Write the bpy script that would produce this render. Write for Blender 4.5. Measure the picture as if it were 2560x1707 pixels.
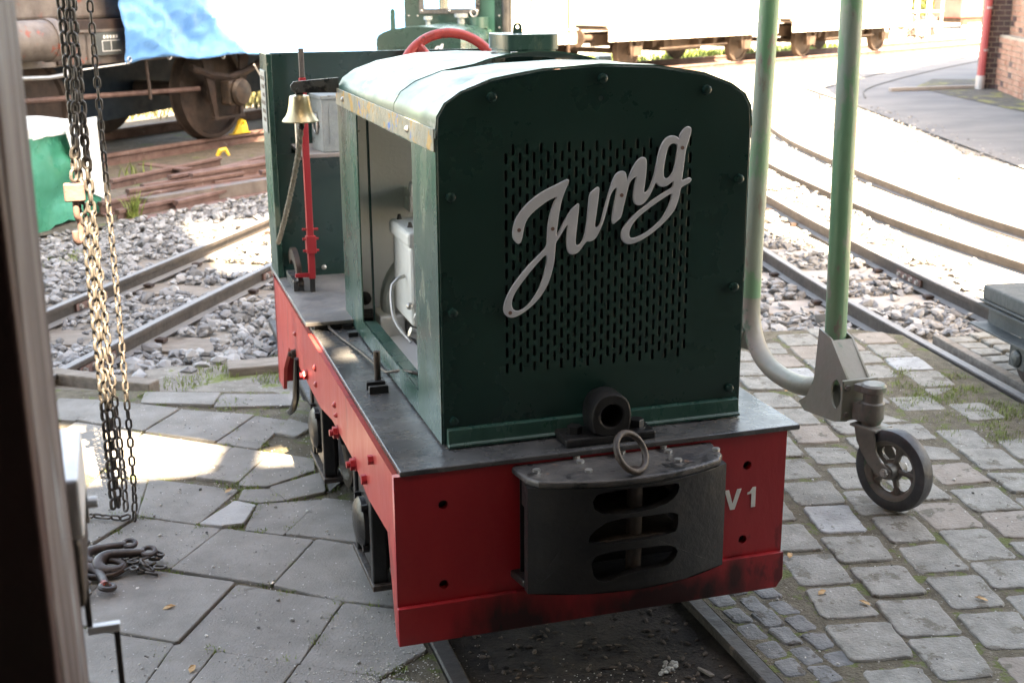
import bpy, bmesh, math, random
from mathutils import Vector, Matrix, noise
from math import radians as rad, sin, cos, pi
random.seed(7)
for o in list(bpy.data.objects): bpy.data.objects.remove(o)
S = bpy.context.scene
C = S.collection
# ------------------------------------------------------------------ camera
cd = bpy.data.cameras.new('camera'); cam = bpy.data.objects.new('camera', cd); C.objects.link(cam); S.camera = cam
R_ = Vector((0.95403328, -0.2996408, -0.00599173)); U_ = Vector((0.08698812, 0.25772107, 0.96229565)); F_ = Vector((0.28679884, 0.91858328, -0.27193966))
CP = Vector((-0.93160033, -2.35870295, 1.44428791))
m = Matrix.Identity(4)
for i in range(3):
    m[i][0] = R_[i]; m[i][1] = U_[i]; m[i][2] = -F_[i]; m[i][3] = CP[i]
cam.matrix_world = m
cd.sensor_fit = 'HORIZONTAL'; cd.sensor_width = 36; cd.lens = 44.315; cd.clip_start = .02; cd.clip_end = 600
cd.dof.use_dof = True; cd.dof.focus_distance = 2.75; cd.dof.aperture_fstop = 8.0
# ------------------------------------------------------------------ light
SUN = Vector((-0.08, 1.0, -1.19)).normalized()
W = bpy.data.worlds.new('World'); S.world = W; W.use_nodes = True
nt = W.node_tree; bg = nt.nodes['Background']
sk = nt.nodes.new('ShaderNodeTexSky'); sk.sky_type = 'NISHITA'; sk.sun_disc = False
sk.sun_elevation = math.asin(-SUN.z); sk.sun_rotation = math.atan2(-SUN.x, -SUN.y); sk.air_density = 1.0; sk.dust_density = 2.5; sk.ozone_density = 1.0
nt.links.new(sk.outputs[0], bg.inputs[0]); bg.inputs[1].default_value = 0.14
sl = bpy.data.lights.new('sun', 'SUN'); sl.energy = 5.0; sl.angle = rad(.6); sl.color = (1, .95, .89)
so = bpy.data.objects.new('sun', sl); C.objects.link(so); so.rotation_euler = SUN.to_track_quat('-Z', 'Y').to_euler(); so.location = (0, -10, 15)
S.view_settings.view_transform = 'Standard'; S.view_settings.look = 'None'; S.view_settings.gamma = 1; S.view_settings.exposure = 3.5
S.view_settings.use_white_balance = True; S.view_settings.white_balance_temperature = 9600; S.view_settings.white_balance_tint = 12

# ------------------------------------------------------------------ helpers
def mat(name, c1, c2=None, scale=6, rough=.5, rv=.15, metal=0, bump=.1, bs=80, chip=None, cs=12, ct=.62, chip2=None, cs2=5, ct2=.64, island=0, top=None, stretch=None, coat=0, spec=.5, lohi=None, stains=()):
    mt = bpy.data.materials.new(name); mt.use_nodes = True; t = mt.node_tree; N = t.nodes; L = t.links
    b = N['Principled BSDF']; g = N.new('ShaderNodeNewGeometry'); pos = g.outputs['Position']
    if stretch:
        mp = N.new('ShaderNodeMapping'); mp.inputs['Scale'].default_value = stretch; L.new(pos, mp.inputs['Vector']); pos = mp.outputs[0]
    def nz(s, d=6, r=.6):
        n = N.new('ShaderNodeTexNoise'); n.inputs['Scale'].default_value = s; n.inputs['Detail'].default_value = d; n.inputs['Roughness'].default_value = r
        L.new(pos, n.inputs['Vector']); return n.outputs['Fac']
    def ramp(f, a, c):
        r = N.new('ShaderNodeMapRange'); r.inputs['From Min'].default_value = a; r.inputs['From Max'].default_value = c; r.clamp = True
        L.new(f, r.inputs['Value']); return r.outputs[0]
    def mix(f, a, c):
        x = N.new('ShaderNodeMix'); x.data_type = 'RGBA'
        if isinstance(f, float): x.inputs[0].default_value = f
        else: L.new(f, x.inputs[0])
        for k, v in ((6, a), (7, c)):
            if isinstance(v, tuple): x.inputs[k].default_value = (*v, 1)
            else: L.new(v, x.inputs[k])
        return x.outputs[2]
    n1 = nz(scale); c2 = c2 or tuple(min(1, v * 1.35 + .004) for v in c1)
    lo, hi = lohi or (.35, .68)
    col = mix(ramp(n1, lo, hi), c1, c2)
    if island:
        h = N.new('ShaderNodeHueSaturation'); r = N.new('ShaderNodeMapRange'); r.inputs['To Min'].default_value = 1 - island; r.inputs['To Max'].default_value = 1 + island
        L.new(g.outputs['Random Per Island'], r.inputs['Value']); L.new(r.outputs[0], h.inputs['Value']); L.new(col, h.inputs['Color']); col = h.outputs[0]
    rf = N.new('ShaderNodeMapRange'); rf.inputs['From Min'].default_value = .3; rf.inputs['From Max'].default_value = .7
    rf.inputs['To Min'].default_value = max(.03, rough - rv); rf.inputs['To Max'].default_value = min(1, rough + rv); L.new(nz(scale * 2.3), rf.inputs['Value']); ro = rf.outputs[0]
    for cc, s_, th in ((chip2, cs2, ct2), (chip, cs, ct)):
        if cc: col = mix(ramp(nz(s_, 8, .65), th, th + .035), col, cc)
    for (sc, sr, scol) in stains:      # greasy spot: ellipsoid in world space, broken up by noise
        vm = N.new('ShaderNodeVectorMath'); vm.operation = 'SUBTRACT'; L.new(g.outputs['Position'], vm.inputs[0]); vm.inputs[1].default_value = sc
        vd = N.new('ShaderNodeVectorMath'); vd.operation = 'DIVIDE'; L.new(vm.outputs[0], vd.inputs[0]); vd.inputs[1].default_value = sr
        vl = N.new('ShaderNodeVectorMath'); vl.operation = 'LENGTH'; L.new(vd.outputs[0], vl.inputs[0])
        ad = N.new('ShaderNodeMath'); ad.operation = 'MULTIPLY_ADD'; ad.inputs[1].default_value = 1.3; L.new(nz(14), ad.inputs[0]); L.new(vl.outputs['Value'], ad.inputs[2])
        iv = N.new('ShaderNodeMapRange'); iv.inputs['From Min'].default_value = 1.75; iv.inputs['From Max'].default_value = 1.05; iv.inputs['To Max'].default_value = .92; L.new(ad.outputs[0], iv.inputs['Value'])
        col = mix(iv.outputs[0], col, scol)
    if top:
        sx = N.new('ShaderNodeSeparateXYZ'); L.new(g.outputs['Normal'], sx.inputs[0]); tf = ramp(sx.outputs[2], .8, .97); col = mix(tf, col, top)
    L.new(col, b.inputs['Base Color']); L.new(ro, b.inputs['Roughness']); b.inputs['Metallic'].default_value = metal
    b.inputs['Specular IOR Level'].default_value = spec
    if coat: b.inputs['Coat Weight'].default_value = coat; b.inputs['Coat Roughness'].default_value = .08
    if bump:
        bp = N.new('ShaderNodeBump'); bp.inputs['Strength'].default_value = bump; bp.inputs['Distance'].default_value = .01
        L.new(nz(bs, 4), bp.inputs['Height']); L.new(bp.outputs[0], b.inputs['Normal'])
    return mt

class MB:
    def __init__(s): s.v = []; s.f = []
    def add(s, vs, fs, M=None):
        k = len(s.v); s.v += [tuple(M @ Vector(v)) if M else tuple(v) for v in vs]; s.f += [tuple(i + k for i in f) for f in fs]; return s
    def box(s, x0, x1, y0, y1, z0, z1, M=None):
        return s.add([(x, y, z) for x in (x0, x1) for y in (y0, y1) for z in (z0, z1)], [(0, 1, 3, 2), (4, 6, 7, 5), (0, 4, 5, 1), (2, 3, 7, 6), (0, 2, 6, 4), (1, 5, 7, 3)], M)
    def prism(s, poly, ax, a, b, M=None):
        # poly in the two other axes (cyclic order xyz without ax), extruded along ax from a to b
        n = len(poly)
        def pt(p, q): return (q, p[0], p[1]) if ax == 'x' else ((p[0], q, p[1]) if ax == 'y' else (p[0], p[1], q))
        vs = [pt(p, a) for p in poly] + [pt(p, b) for p in poly]
        return s.add(vs, [tuple(range(n))[::-1], tuple(range(n, 2 * n))] + [(i, (i + 1) % n, n + (i + 1) % n, n + i) for i in range(n)], M)
    def cyl(s, p0, p1, r0, r1=None, n=14, caps=True, ph=0):
        return s.tube([p0, p1], [r0, r0 if r1 is None else r1], n, caps, ph)
    def tube(s, path, r, n=10, caps=True, ph=0, closed=False):
        P = [Vector(p) for p in path]; k = len(P); rs = r if isinstance(r, (list, tuple)) else [r] * k
        T = []
        for i in range(k):
            a = P[i - 1] if (i or closed) else P[i]; c = P[(i + 1) % k] if (i < k - 1 or closed) else P[i]
            T.append((c - a).normalized() if (c - a).length > 1e-9 else Vector((0, 0, 1)))
        up = Vector((0, 0, 1)) if abs(T[0].z) < .9 else Vector((1, 0, 0))
        nrm = T[0].cross(up).normalized(); vs = []
        for i in range(k):
            if i:
                q = T[i - 1].rotation_difference(T[i]); nrm = q @ nrm
            bn = T[i].cross(nrm).normalized()
            for j in range(n):
                a = ph + 2 * pi * j / n; vs.append(P[i] + nrm * cos(a) * rs[i] + bn * sin(a) * rs[i])
        fs = [(i * n + j, i * n + (j + 1) % n, (i + 1) * n + (j + 1) % n, (i + 1) * n + j) for i in range(k - 1) for j in range(n)]
        if closed: fs += [((k - 1) * n + j, (k - 1) * n + (j + 1) % n, (j + 1) % n, j) for j in range(n)]
        elif caps: fs += [tuple(range(n))[::-1], tuple((k - 1) * n + j for j in range(n))]
        return s.add(vs, fs)
    def lathe(s, prof, M=None, n=24, ring=False):
        k = len(prof); vs = [(r * cos(2 * pi * j / n), r * sin(2 * pi * j / n), z) for r, z in prof for j in range(n)]
        fs = [(i * n + j, i * n + (j + 1) % n, (i + 1) * n + (j + 1) % n, (i + 1) * n + j) for i in range(k - 1) for j in range(n)]
        if ring: fs += [((k - 1) * n + j, (k - 1) * n + (j + 1) % n, (j + 1) % n, j) for j in range(n)]
        else: fs += [tuple(range(n))[::-1], tuple((k - 1) * n + j for j in range(n))]
        return s.add(vs, fs, M)
    def hexbolt(s, p, d, r=.012, h=.009, wr=None):
        p = Vector(p); d = Vector(d).normalized()
        if wr: s.cyl(p - d * .001, p + d * .002, wr, n=16)
        return s.cyl(p - d * .001, p + d * h, r, n=6)
    def dome(s, p, d, r=.012, h=.008, n=12):
        p = Vector(p); d = Vector(d).normalized()
        return s.tube([p - d * .001, p + d * h * .35, p + d * h * .75, p + d * h], [r, r * .93, r * .6, r * .15], n)
    def build(s, name, mt, parent=None, smooth=False, bev=0, seg=2, loc=None, rz=0):
        me = bpy.data.meshes.new(name); me.from_pydata(s.v, [], s.f); me.update()
        bm = bmesh.new(); bm.from_mesh(me); bmesh.ops.recalc_face_normals(bm, faces=bm.faces); bm.to_mesh(me); bm.free()
        return fin(name, me, mt, parent, smooth, bev, seg, loc, rz)
def fin(name, me, mt, parent=None, smooth=False, bev=0, seg=2, loc=None, rz=0):
    me.materials.clear(); me.materials.append(mt)
    o = bpy.data.objects.new(name, me); C.objects.link(o); o.parent = parent
    if loc: o.location = loc
    if rz: o.rotation_euler.z = rz
    if smooth:
        me.polygons.foreach_set('use_smooth', [True] * len(me.polygons))
        try: me.set_sharp_from_angle(angle=rad(38))
        except Exception: pass
    if bev:
        b = o.modifiers.new('bevel', 'BEVEL'); b.width = bev; b.segments = seg; b.limit_method = 'ANGLE'; b.angle_limit = rad(35); b.harden_normals = False
    return o
def chaikin(p, it=1):
    for _ in range(it):
        q = []
        for i in range(len(p)):
            a, b = p[i], p[(i + 1) % len(p)]
            q += [(a[0] * .75 + b[0] * .25, a[1] * .75 + b[1] * .25), (a[0] * .25 + b[0] * .75, a[1] * .25 + b[1] * .75)]
        p = q
    return p
def plate(name, outer, holes, th, mt, parent=None, bevel=0, M=None, smooth=False, loc=None, rz=0):
    """flat plate with real holes: 2D curve (local x,y), extruded +-th/2 along local z, moved by M"""
    cu = bpy.data.curves.new(name, 'CURVE'); cu.dimensions = '2D'; cu.fill_mode = 'BOTH'; cu.extrude = th / 2 - bevel; cu.bevel_depth = bevel; cu.bevel_resolution = 1 if bevel else 0
    if bevel: cu.offset = -bevel
    for poly in [outer] + list(holes):
        sp = cu.splines.new('POLY'); sp.points.add(len(poly) - 1); sp.use_cyclic_u = True
        for q, p in zip(sp.points, poly): q.co = (p[0], p[1], 0, 1)
    ob = bpy.data.objects.new('tmp', cu); C.objects.link(ob)
    dg = bpy.context.evaluated_depsgraph_get(); me = bpy.data.meshes.new_from_object(ob.evaluated_get(dg))
    bpy.data.objects.remove(ob); bpy.data.curves.remove(cu); me.name = name
    if M: me.transform(M)
    return fin(name, me, mt, parent, smooth, loc=loc, rz=rz)
def XZ(y):   # curve plane -> world XZ plane at Y=y (front faces -Y)
    return Matrix(((1, 0, 0, 0), (0, 0, -1, y), (0, 1, 0, 0), (0, 0, 0, 1)))
def YZ(x):   # curve x->Y, y->Z at X=x
    return Matrix(((0, 0, 1, x), (1, 0, 0, 0), (0, 1, 0, 0), (0, 0, 0, 1)))
def circ(x, y, r, n=14, ry=None): return [(x + r * cos(2 * pi * i / n), y + (ry or r) * sin(2 * pi * i / n)) for i in range(n)]
def empty(name, label, cat, loc=(0, 0, 0), rz=0, group=None):
    o = bpy.data.objects.new(name, None); C.objects.link(o); o.location = loc; o.rotation_euler.z = rz; o.empty_display_size = .2
    return tag(o, label, cat, group)
def tag(o, label, cat, group=None):
    o['label'] = label; o['category'] = cat
    if group: o['group'] = group
    return o
def struct(o): o['kind'] = 'structure'; return o
def stuff(o): o['kind'] = 'stuff'; return o
def copyo(o, parent, loc, rot=None, name=None):
    c = o.copy(); C.objects.link(c); c.parent = parent; c.location = loc
    if rot: c.rotation_euler = rot
    if name: c.name = name
    return c

# ------------------------------------------------------------------ materials
GREEN = (.0075, .034, .028); 
m_green = mat('green_paint', GREEN, (.0105, .042, .035), 3, .3, .07, bump=.10, bs=5, chip=(.05, .075, .065), cs=38, ct=.70, coat=.15)
m_greenw = mat('green_paint_worn', (.016, .065, .05), (.05, .11, .09), 5, .28, .1, bump=.12, bs=9, chip=(.36, .34, .27), cs=30, ct=.665, chip2=(.13, .17, .13), cs2=7, ct2=.6, stretch=(1, 1, .5))
m_eave = mat('flaked_eave_paint', (.40, .37, .28), (.20, .22, .18), 12, .45, .15, bump=.25, bs=50, chip=(.03, .17, .50), cs=17, ct=.60, chip2=(.50, .30, .09), cs2=19, ct2=.53)
m_roof = mat('green_roof_gloss', (.03, .11, .08), (.10, .17, .14), 5, .34, .12, bump=.14, bs=7, chip=(.42, .34, .16), cs=16, ct=.66, chip2=(.26, .32, .30), cs2=4, ct2=.56, stretch=(1, .45, 1), spec=.35)
m_red = mat('red_paint', (.36, .016, .024), (.44, .026, .032), 5, .38, .1, bump=.12, bs=30, chip=(.035, .014, .014), cs=24, ct=.675, chip2=(.16, .012, .016), cs2=3.2, ct2=.58, stretch=(1, 1, .45), stains=(((-.19, -.01, .11), (.13, .1, .10), (.012, .008, .008)), ((.16, -.01, .12), (.26, .1, .06), (.014, .008, .008)), ((.33, -.01, .15), (.03, .1, .06), (.03, .008, .008))))
m_redw = mat('red_paint_faded', (.45, .04, .038), (.52, .085, .07), 4, .4, .12, bump=.12, bs=30, chip=(.09, .02, .02), cs=16, ct=.655, chip2=(.34, .045, .04), cs2=5, ct2=.56, stretch=(1, 1, .3))
m_blackp = mat('black_plate', (.045, .046, .048), (.12, .118, .115), 6, .27, .12, bump=.12, bs=70, chip=(.30, .27, .23), cs=5, ct=.66, chip2=(.014, .014, .016), cs2=8, ct2=.6)
m_plateg = mat('grey_worn_plate', (.13, .13, .13), (.25, .235, .22), 6, .5, .15, bump=.2, bs=60, chip=(.03, .03, .035), cs=7, ct=.63)
m_iron = mat('black_iron', (.009, .009, .010), (.024, .022, .021), 9, .38, .1, bump=.16, bs=60, chip=(.12, .05, .028), cs=14, ct=.675)
m_ironr = mat('rubbed_iron', (.022, .018, .016), (.075, .05, .036), 12, .5, .15, bump=.3, bs=70, chip=(.16, .08, .045), cs=10, ct=.64)
m_irontop = mat('dusty_iron', (.028, .028, .03), (.11, .10, .09), 12, .42, .15, bump=.22, bs=80, chip=(.012, .012, .012), cs=18, ct=.57, chip2=(.19, .10, .06), cs2=26, ct2=.66)
m_letter = mat('grey_letter', (.50, .525, .565), (.58, .60, .635), 12, .38, .1, bump=.06, bs=120, chip=(.36, .37, .38), cs=22, ct=.69)
m_rivet = mat('letter_rivet', (.16, .09, .075), rough=.6)
m_white = mat('white_paint', (.72, .72, .70), rough=.5)
m_engine = mat('pale_engine_paint', (.66, .69, .67), (.76, .78, .75), 8, .38, .12, bump=.08, bs=60, chip=(.07, .05, .045), cs=14, ct=.68)
m_fire = mat('firewall_paint', (.82, .82, .79), (.88, .88, .85), 4, .5, .1, bump=.1, chip=(.2, .15, .12), cs=24, ct=.70)
m_grime = mat('oily_grime', (.018, .015, .013), (.05, .042, .036), 12, .6, .2, bump=.3)
m_core = mat('radiator_core', (.006, .006, .006), rough=.8, bump=0)
m_brass = mat('brass', (.55, .46, .27), (.64, .57, .39), 10, .36, .08, metal=.85, bump=.03, bs=60)
m_rope = mat('rope', (.30, .27, .22), (.42, .38, .31), 60, .9, .05, bump=.8, bs=160)
m_box = mat('grey_box_paint', (.26, .29, .29), (.38, .41, .40), 18, .42, .1, bump=.25, bs=40, chip=(.15, .15, .14), cs=18, ct=.60)
m_shelf = mat('shelf', (.26, .23, .21), rough=.6)
m_steel = mat('bare_steel', (.42, .41, .39), (.5, .48, .45), 20, .35, .1, metal=.7, bump=.1)
m_bolt = mat('steel_bolt', (.36, .35, .34), rough=.4, metal=.6, bump=.1)
m_rubber = mat('rubber', (.028, .031, .034), (.08, .088, .095), 12, .5, .12, bump=.15, bs=70)
m_hoist = mat('hoist_green', (.09, .235, .125), (.145, .27, .17), 4, .38, .12, bump=.12, bs=40, chip=(.18, .17, .14), cs=13, ct=.60, chip2=(.20, .25, .20), cs2=5, ct2=.53, stretch=(1.5, 1.5, .5))
m_hoistg = mat('hoist_worn', (.19, .21, .165), (.25, .235, .205), 6, .5, .12, bump=.15, bs=50, chip=(.10, .17, .12), cs=9, ct=.6)
m_cast = mat('caster_casting', (.125, .12, .105), (.20, .19, .165), 12, .45, .1, metal=.1, bump=.25, bs=60, chip=(.09, .14, .10), cs=9, ct=.6)
m_chain = mat('chain_steel', (.07, .065, .06), (.135, .12, .105), 40, .5, .15, metal=.35, bump=.2)
m_hookred = mat('hook_red', (.045, .036, .034), (.085, .066, .058), 20, .45, .15, bump=.2, chip=(.28, .05, .038), cs=24, ct=.60)
m_rust = mat('rusty_steel', (.105, .058, .048), (.18, .11, .095), 9, .75, .1, bump=.3, bs=60, chip=(.26, .2, .18), cs=14, ct=.65)
m_rustd = mat('dark_rust', (.026, .017, .014), (.062, .038, .030), 8, .75, .1, bump=.3, bs=50)
m_rustpaint = mat('rust_and_paint', (.10, .08, .07), (.19, .16, .14), 7, .55, .15, bump=.25, chip=(.24, .075, .055), cs=10, ct=.60)
m_rail = mat('rail_steel', (.036, .030, .027), (.066, .053, .046), 12, .6, .1, bump=.25, bs=60, top=(.215, .21, .205))
m_raild = mat('rail_dark', (.03, .027, .025), (.055, .048, .043), 14, .6, .12, bump=.35, bs=50, top=(.055, .053, .051), chip=(.11, .09, .075), cs=9, ct=.61, spec=.3)
m_wood = mat('sleeper_wood', (.16, .135, .11), (.27, .235, .20), 5, .85, .08, bump=.6, bs=22, stretch=(2.0, 9, 9))
m_concs = mat('sleeper_pale', (.30, .27, .245), (.38, .34, .31), 6, .8, .1, bump=.3)
m_slab = mat('slab_concrete', (.175, .166, .150), (.28, .267, .245), 8, .85, .08, bump=.5, bs=170, chip=(.56, .55, .53), cs=85, ct=.65, lohi=(.3, .72), chip2=(.14, .13, .113), cs2=6, ct2=.64)
m_slabp = mat('slab_pale', (.32, .32, .31), (.43, .43, .42), 11, .85, .08, bump=.4, bs=110)
m_sett = mat('sett_granite', (.175, .17, .15), (.28, .27, .24), 16, .8, .1, bump=.6, bs=120, chip=(.47, .46, .43), cs=90, ct=.64, chip2=(.13, .118, .095), cs2=11, ct2=.57)
m_settp = mat('sett_pale', (.36, .37, .37), (.24, .245, .24), 13, .75, .1, bump=.5, bs=90, chip=(.15, .15, .145), cs=40, ct=.6)
m_settb = mat('sett_brown', (.21, .18, .15), (.28, .245, .21), 12, .85, .1, bump=.5, bs=90, chip=(.13, .115, .09), cs=14, ct=.58)
m_settd = mat('sett_dark', (.11, .112, .112), (.19, .19, .185), 20, .75, .1, bump=.6, bs=90, chip=(.07, .06, .05), cs=12, ct=.56)
m_bed = mat('joint_soil', (.085, .07, .046), (.15, .128, .09), 22, .95, .05, bump=.9, bs=120, chip=(.10, .115, .035), cs=14, ct=.55, chip2=(.26, .24, .2), cs2=70, ct2=.62)
m_dark = mat('oily_soil', (.02, .016, .013), (.05, .04, .031), 16, .95, .05, bump=.9, bs=110, chip=(.30, .29, .26), cs=85, ct=.69)
m_ground = mat('yard_ground', (.24, .215, .185), (.36, .335, .30), 1.1, .95, .04, bump=.8, bs=30, chip=(.42, .40, .37), cs=28, ct=.60, chip2=(.15, .13, .10), cs2=2.2, ct2=.62)
m_soil = mat('mossy_soil', (.17, .155, .13), (.27, .25, .22), 14, .95, .04, bump=.8, bs=70, chip=(.15, .175, .06), cs=7, ct=.565, chip2=(.36, .35, .33), cs2=45, ct2=.60)
m_stone = mat('ballast_stone', (.19, .193, .20), (.27, .265, .255), 9, .85, .08, bump=.35, bs=60, island=.5, chip=(.32, .28, .23), cs=3.5, ct=.66)
m_asph = mat('asphalt', (.12, .125, .135), (.18, .18, .185), 2.2, .85, .06, bump=.4, bs=60, stretch=(.5, 1, 1), chip=(.23, .225, .22), cs=40, ct=.67)
m_verge = mat('verge_soil', (.05, .05, .048), (.12, .115, .10), 9, .95, .04, bump=.8, bs=50, chip=(.19, .19, .07), cs=2.6, ct=.53, chip2=(.3, .29, .27), cs2=40, ct2=.63)
m_tarpb = mat('blue_tarp', (.09, .28, .60), (.13, .35, .66), 5, .36, .1, bump=.5, bs=9)
m_tarpd = mat('tarp_and_shade_blue', (.006, .022, .045), rough=.6)  # near-black blue of the sheet, also standing in for shade under the wagon
m_tarpg = mat('green_tarp', (.02, .20, .12), (.05, .30, .21), 3, .3, .1, bump=.35, bs=12)
m_tarpw = mat('pale_tarp', (.70, .74, .70), (.80, .82, .80), 4, .4, .1, bump=.3, bs=12)
m_yel = mat('yellow_paint', (.75, .48, .03), (.8, .56, .08), 10, .45, .1, bump=.1)
m_wagon = mat('pale_wagon_paint', (.52, .47, .40), (.66, .62, .56), 3, .6, .1, bump=.1, chip=(.32, .2, .13), cs=5, ct=.66)
m_wagond = mat('wagon_underframe', (.035, .022, .015), (.08, .05, .034), 7, .8, .08, bump=.2)
m_brick = mat('red_brick', (.34, .17, .12), (.46, .27, .20), 5, .85, .06, bump=.4, bs=50, chip=(.40, .34, .27), cs=9, ct=.60)
m_brickd = mat('dark_brick', (.055, .035, .04), (.11, .065, .065), 8, .7, .1, bump=.3, bs=50)
m_mortar = mat('mortar', (.36, .32, .26), (.44, .40, .33), 9, .9, .05, bump=.4)
m_pipe = mat('red_downpipe', (.40, .075, .085), (.46, .11, .11), 5, .5, .1, bump=.05)
m_zinc = mat('zinc', (.4, .41, .42), rough=.45, metal=.5)
m_glass = mat('window_glass', (.5, .55, .56), rough=.05, rv=.01, bump=0)
m_jamb = mat('jamb_timber', (.045, .027, .027), (.16, .135, .13), 3.2, .7, .1, bump=.5, bs=16, stretch=(9, 9, .7), chip=(.30, .33, .35), cs=2.2, ct=.63, chip2=(.05, .02, .02), cs2=5, ct2=.56, lohi=(.42, .6))
m_jambr = mat('jamb_dark_red', (.028, .006, .007), (.05, .012, .012), 4, .55, .1, bump=.2)
m_lock = mat('lock_iron', (.014, .011, .010), (.05, .036, .028), 9, .5, .1, bump=.2)
m_lockw = mat('worn_zinc', (.55, .55, .55), (.68, .68, .68), 14, .45, .1, bump=.1)
m_grass = mat('grass', (.12, .18, .03), (.22, .28, .07), 9, .7, .1, bump=0, island=.3)
m_dry = mat('dry_grass', (.06, .065, .022), (.12, .11, .045), 6, .8, .1, bump=0, island=.4)
m_leaf = mat('dead_leaf', (.42, .24, .10), (.5, .34, .18), 30, .8, .1, bump=0)
m_shed = mat('shed_brick', (.09, .07, .06), (.14, .11, .095), 4, .85, .08, bump=.3)
m_roofs = mat('shed_roofing', (.05, .05, .05), rough=.9)
m_cartg = mat('cart_paint', (.055, .065, .066), (.10, .11, .108), 6, .5, .15, bump=.25, bs=50, chip=(.16, .145, .12), cs=9, ct=.64)
m_cartd = mat('cart_deck', (.065, .073, .07), (.115, .12, .113), 5, .7, .1, bump=.5, bs=26, stretch=(3, 9, 3))
m_crown = mat('foliage', (.07, .11, .02), (.16, .17, .045), 2, .7, .1, bump=0, island=.4)
m_bark = mat('bark', (.10, .075, .055), rough=.9)
m_scrap = mat('scrap_soil', (.07, .06, .048), (.14, .12, .095), 10, .95, .04, bump=.9, bs=60, chip=(.25, .23, .2), cs=35, ct=.61, chip2=(.09, .11, .04), cs2=3, ct2=.58)
m_redw2 = mat('van_red', (.45, .07, .06), (.5, .12, .1), 3, .55, .1, bump=.05)

# ================================================================== SETTING
def poly_sheet(name, pts, z, mt, n=0):
    b = MB(); k = len(pts); b.add([(x, y, z) for x, y in pts], [tuple(range(k))]); return struct(b.build(name, mt))
# terrain: one sheet to the horizon, near part subdivided and gently uneven
b = MB(); xs = [-300, -90, -30, -12] + [-6 + .4 * i for i in range(46)] + [16, 30, 60, 120, 300]; ys = [-200, -60, -20, -8, -4] + [2.0 + .4 * i for i in range(45)] + [24, 30, 40, 70, 140, 400]
def gz(x, y):
    if y < 1.9 or y > 20.5: return -.10
    return -.10 + .018 * noise.noise((x * .9, y * .9, 0)) + .01 * noise.noise((x * 3, y * 3, 4))
vs = [(x, y, gz(x, y)) for y in ys for x in xs]; nx = len(xs)
b.add(vs, [(j * nx + i, j * nx + i + 1, (j + 1) * nx + i + 1, (j + 1) * nx + i) for j in range(len(ys) - 1) for i in range(nx - 1)])
struct(b.build('ground', m_ground, smooth=True))
# paving bed (soil the slabs and setts lie in)
bed = MB()
bed.prism([(-6, -14), (-.345, -14), (-.345, 2.02), (-.45, 2.18), (-.92, 2.34), (-1.3, 2.5), (-6, 2.5)], 'z', -.14, -.0085)
bed2 = MB(); bed2.prism([(.345, -14), (1.95, -14), (2.08, 1.2), (2.21, 2.1), (2.05, 2.26), (1.6, 2.36), (.345, 2.4)], 'z', -.14, -.0055)
bed.v += [tuple(v) for v in bed2.v]; k0 = len(bed.v) - len(bed2.v); bed.f += [tuple(i + k0 for i in f) for f in bed2.f]
PAV = struct(bed.build('pavement', m_bed))
b = MB(); b.box(-.343, .343, -14, 2.6, -.14, -.034)
TRK = struct(b.build('track_bed', m_dark))
b = MB(); b.prism([(-1.3, 2.52), (-.92, 2.36), (-.45, 2.2), (-.34, 2.04), (.34, 2.62), (1.2, 2.45), (1.2, 2.7), (.2, 2.85), (-.4, 2.72), (-.8, 2.76), (-1.3, 2.66)], 'z', -.14, -.045)
struct(b.build('path_edge', m_soil))

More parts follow.
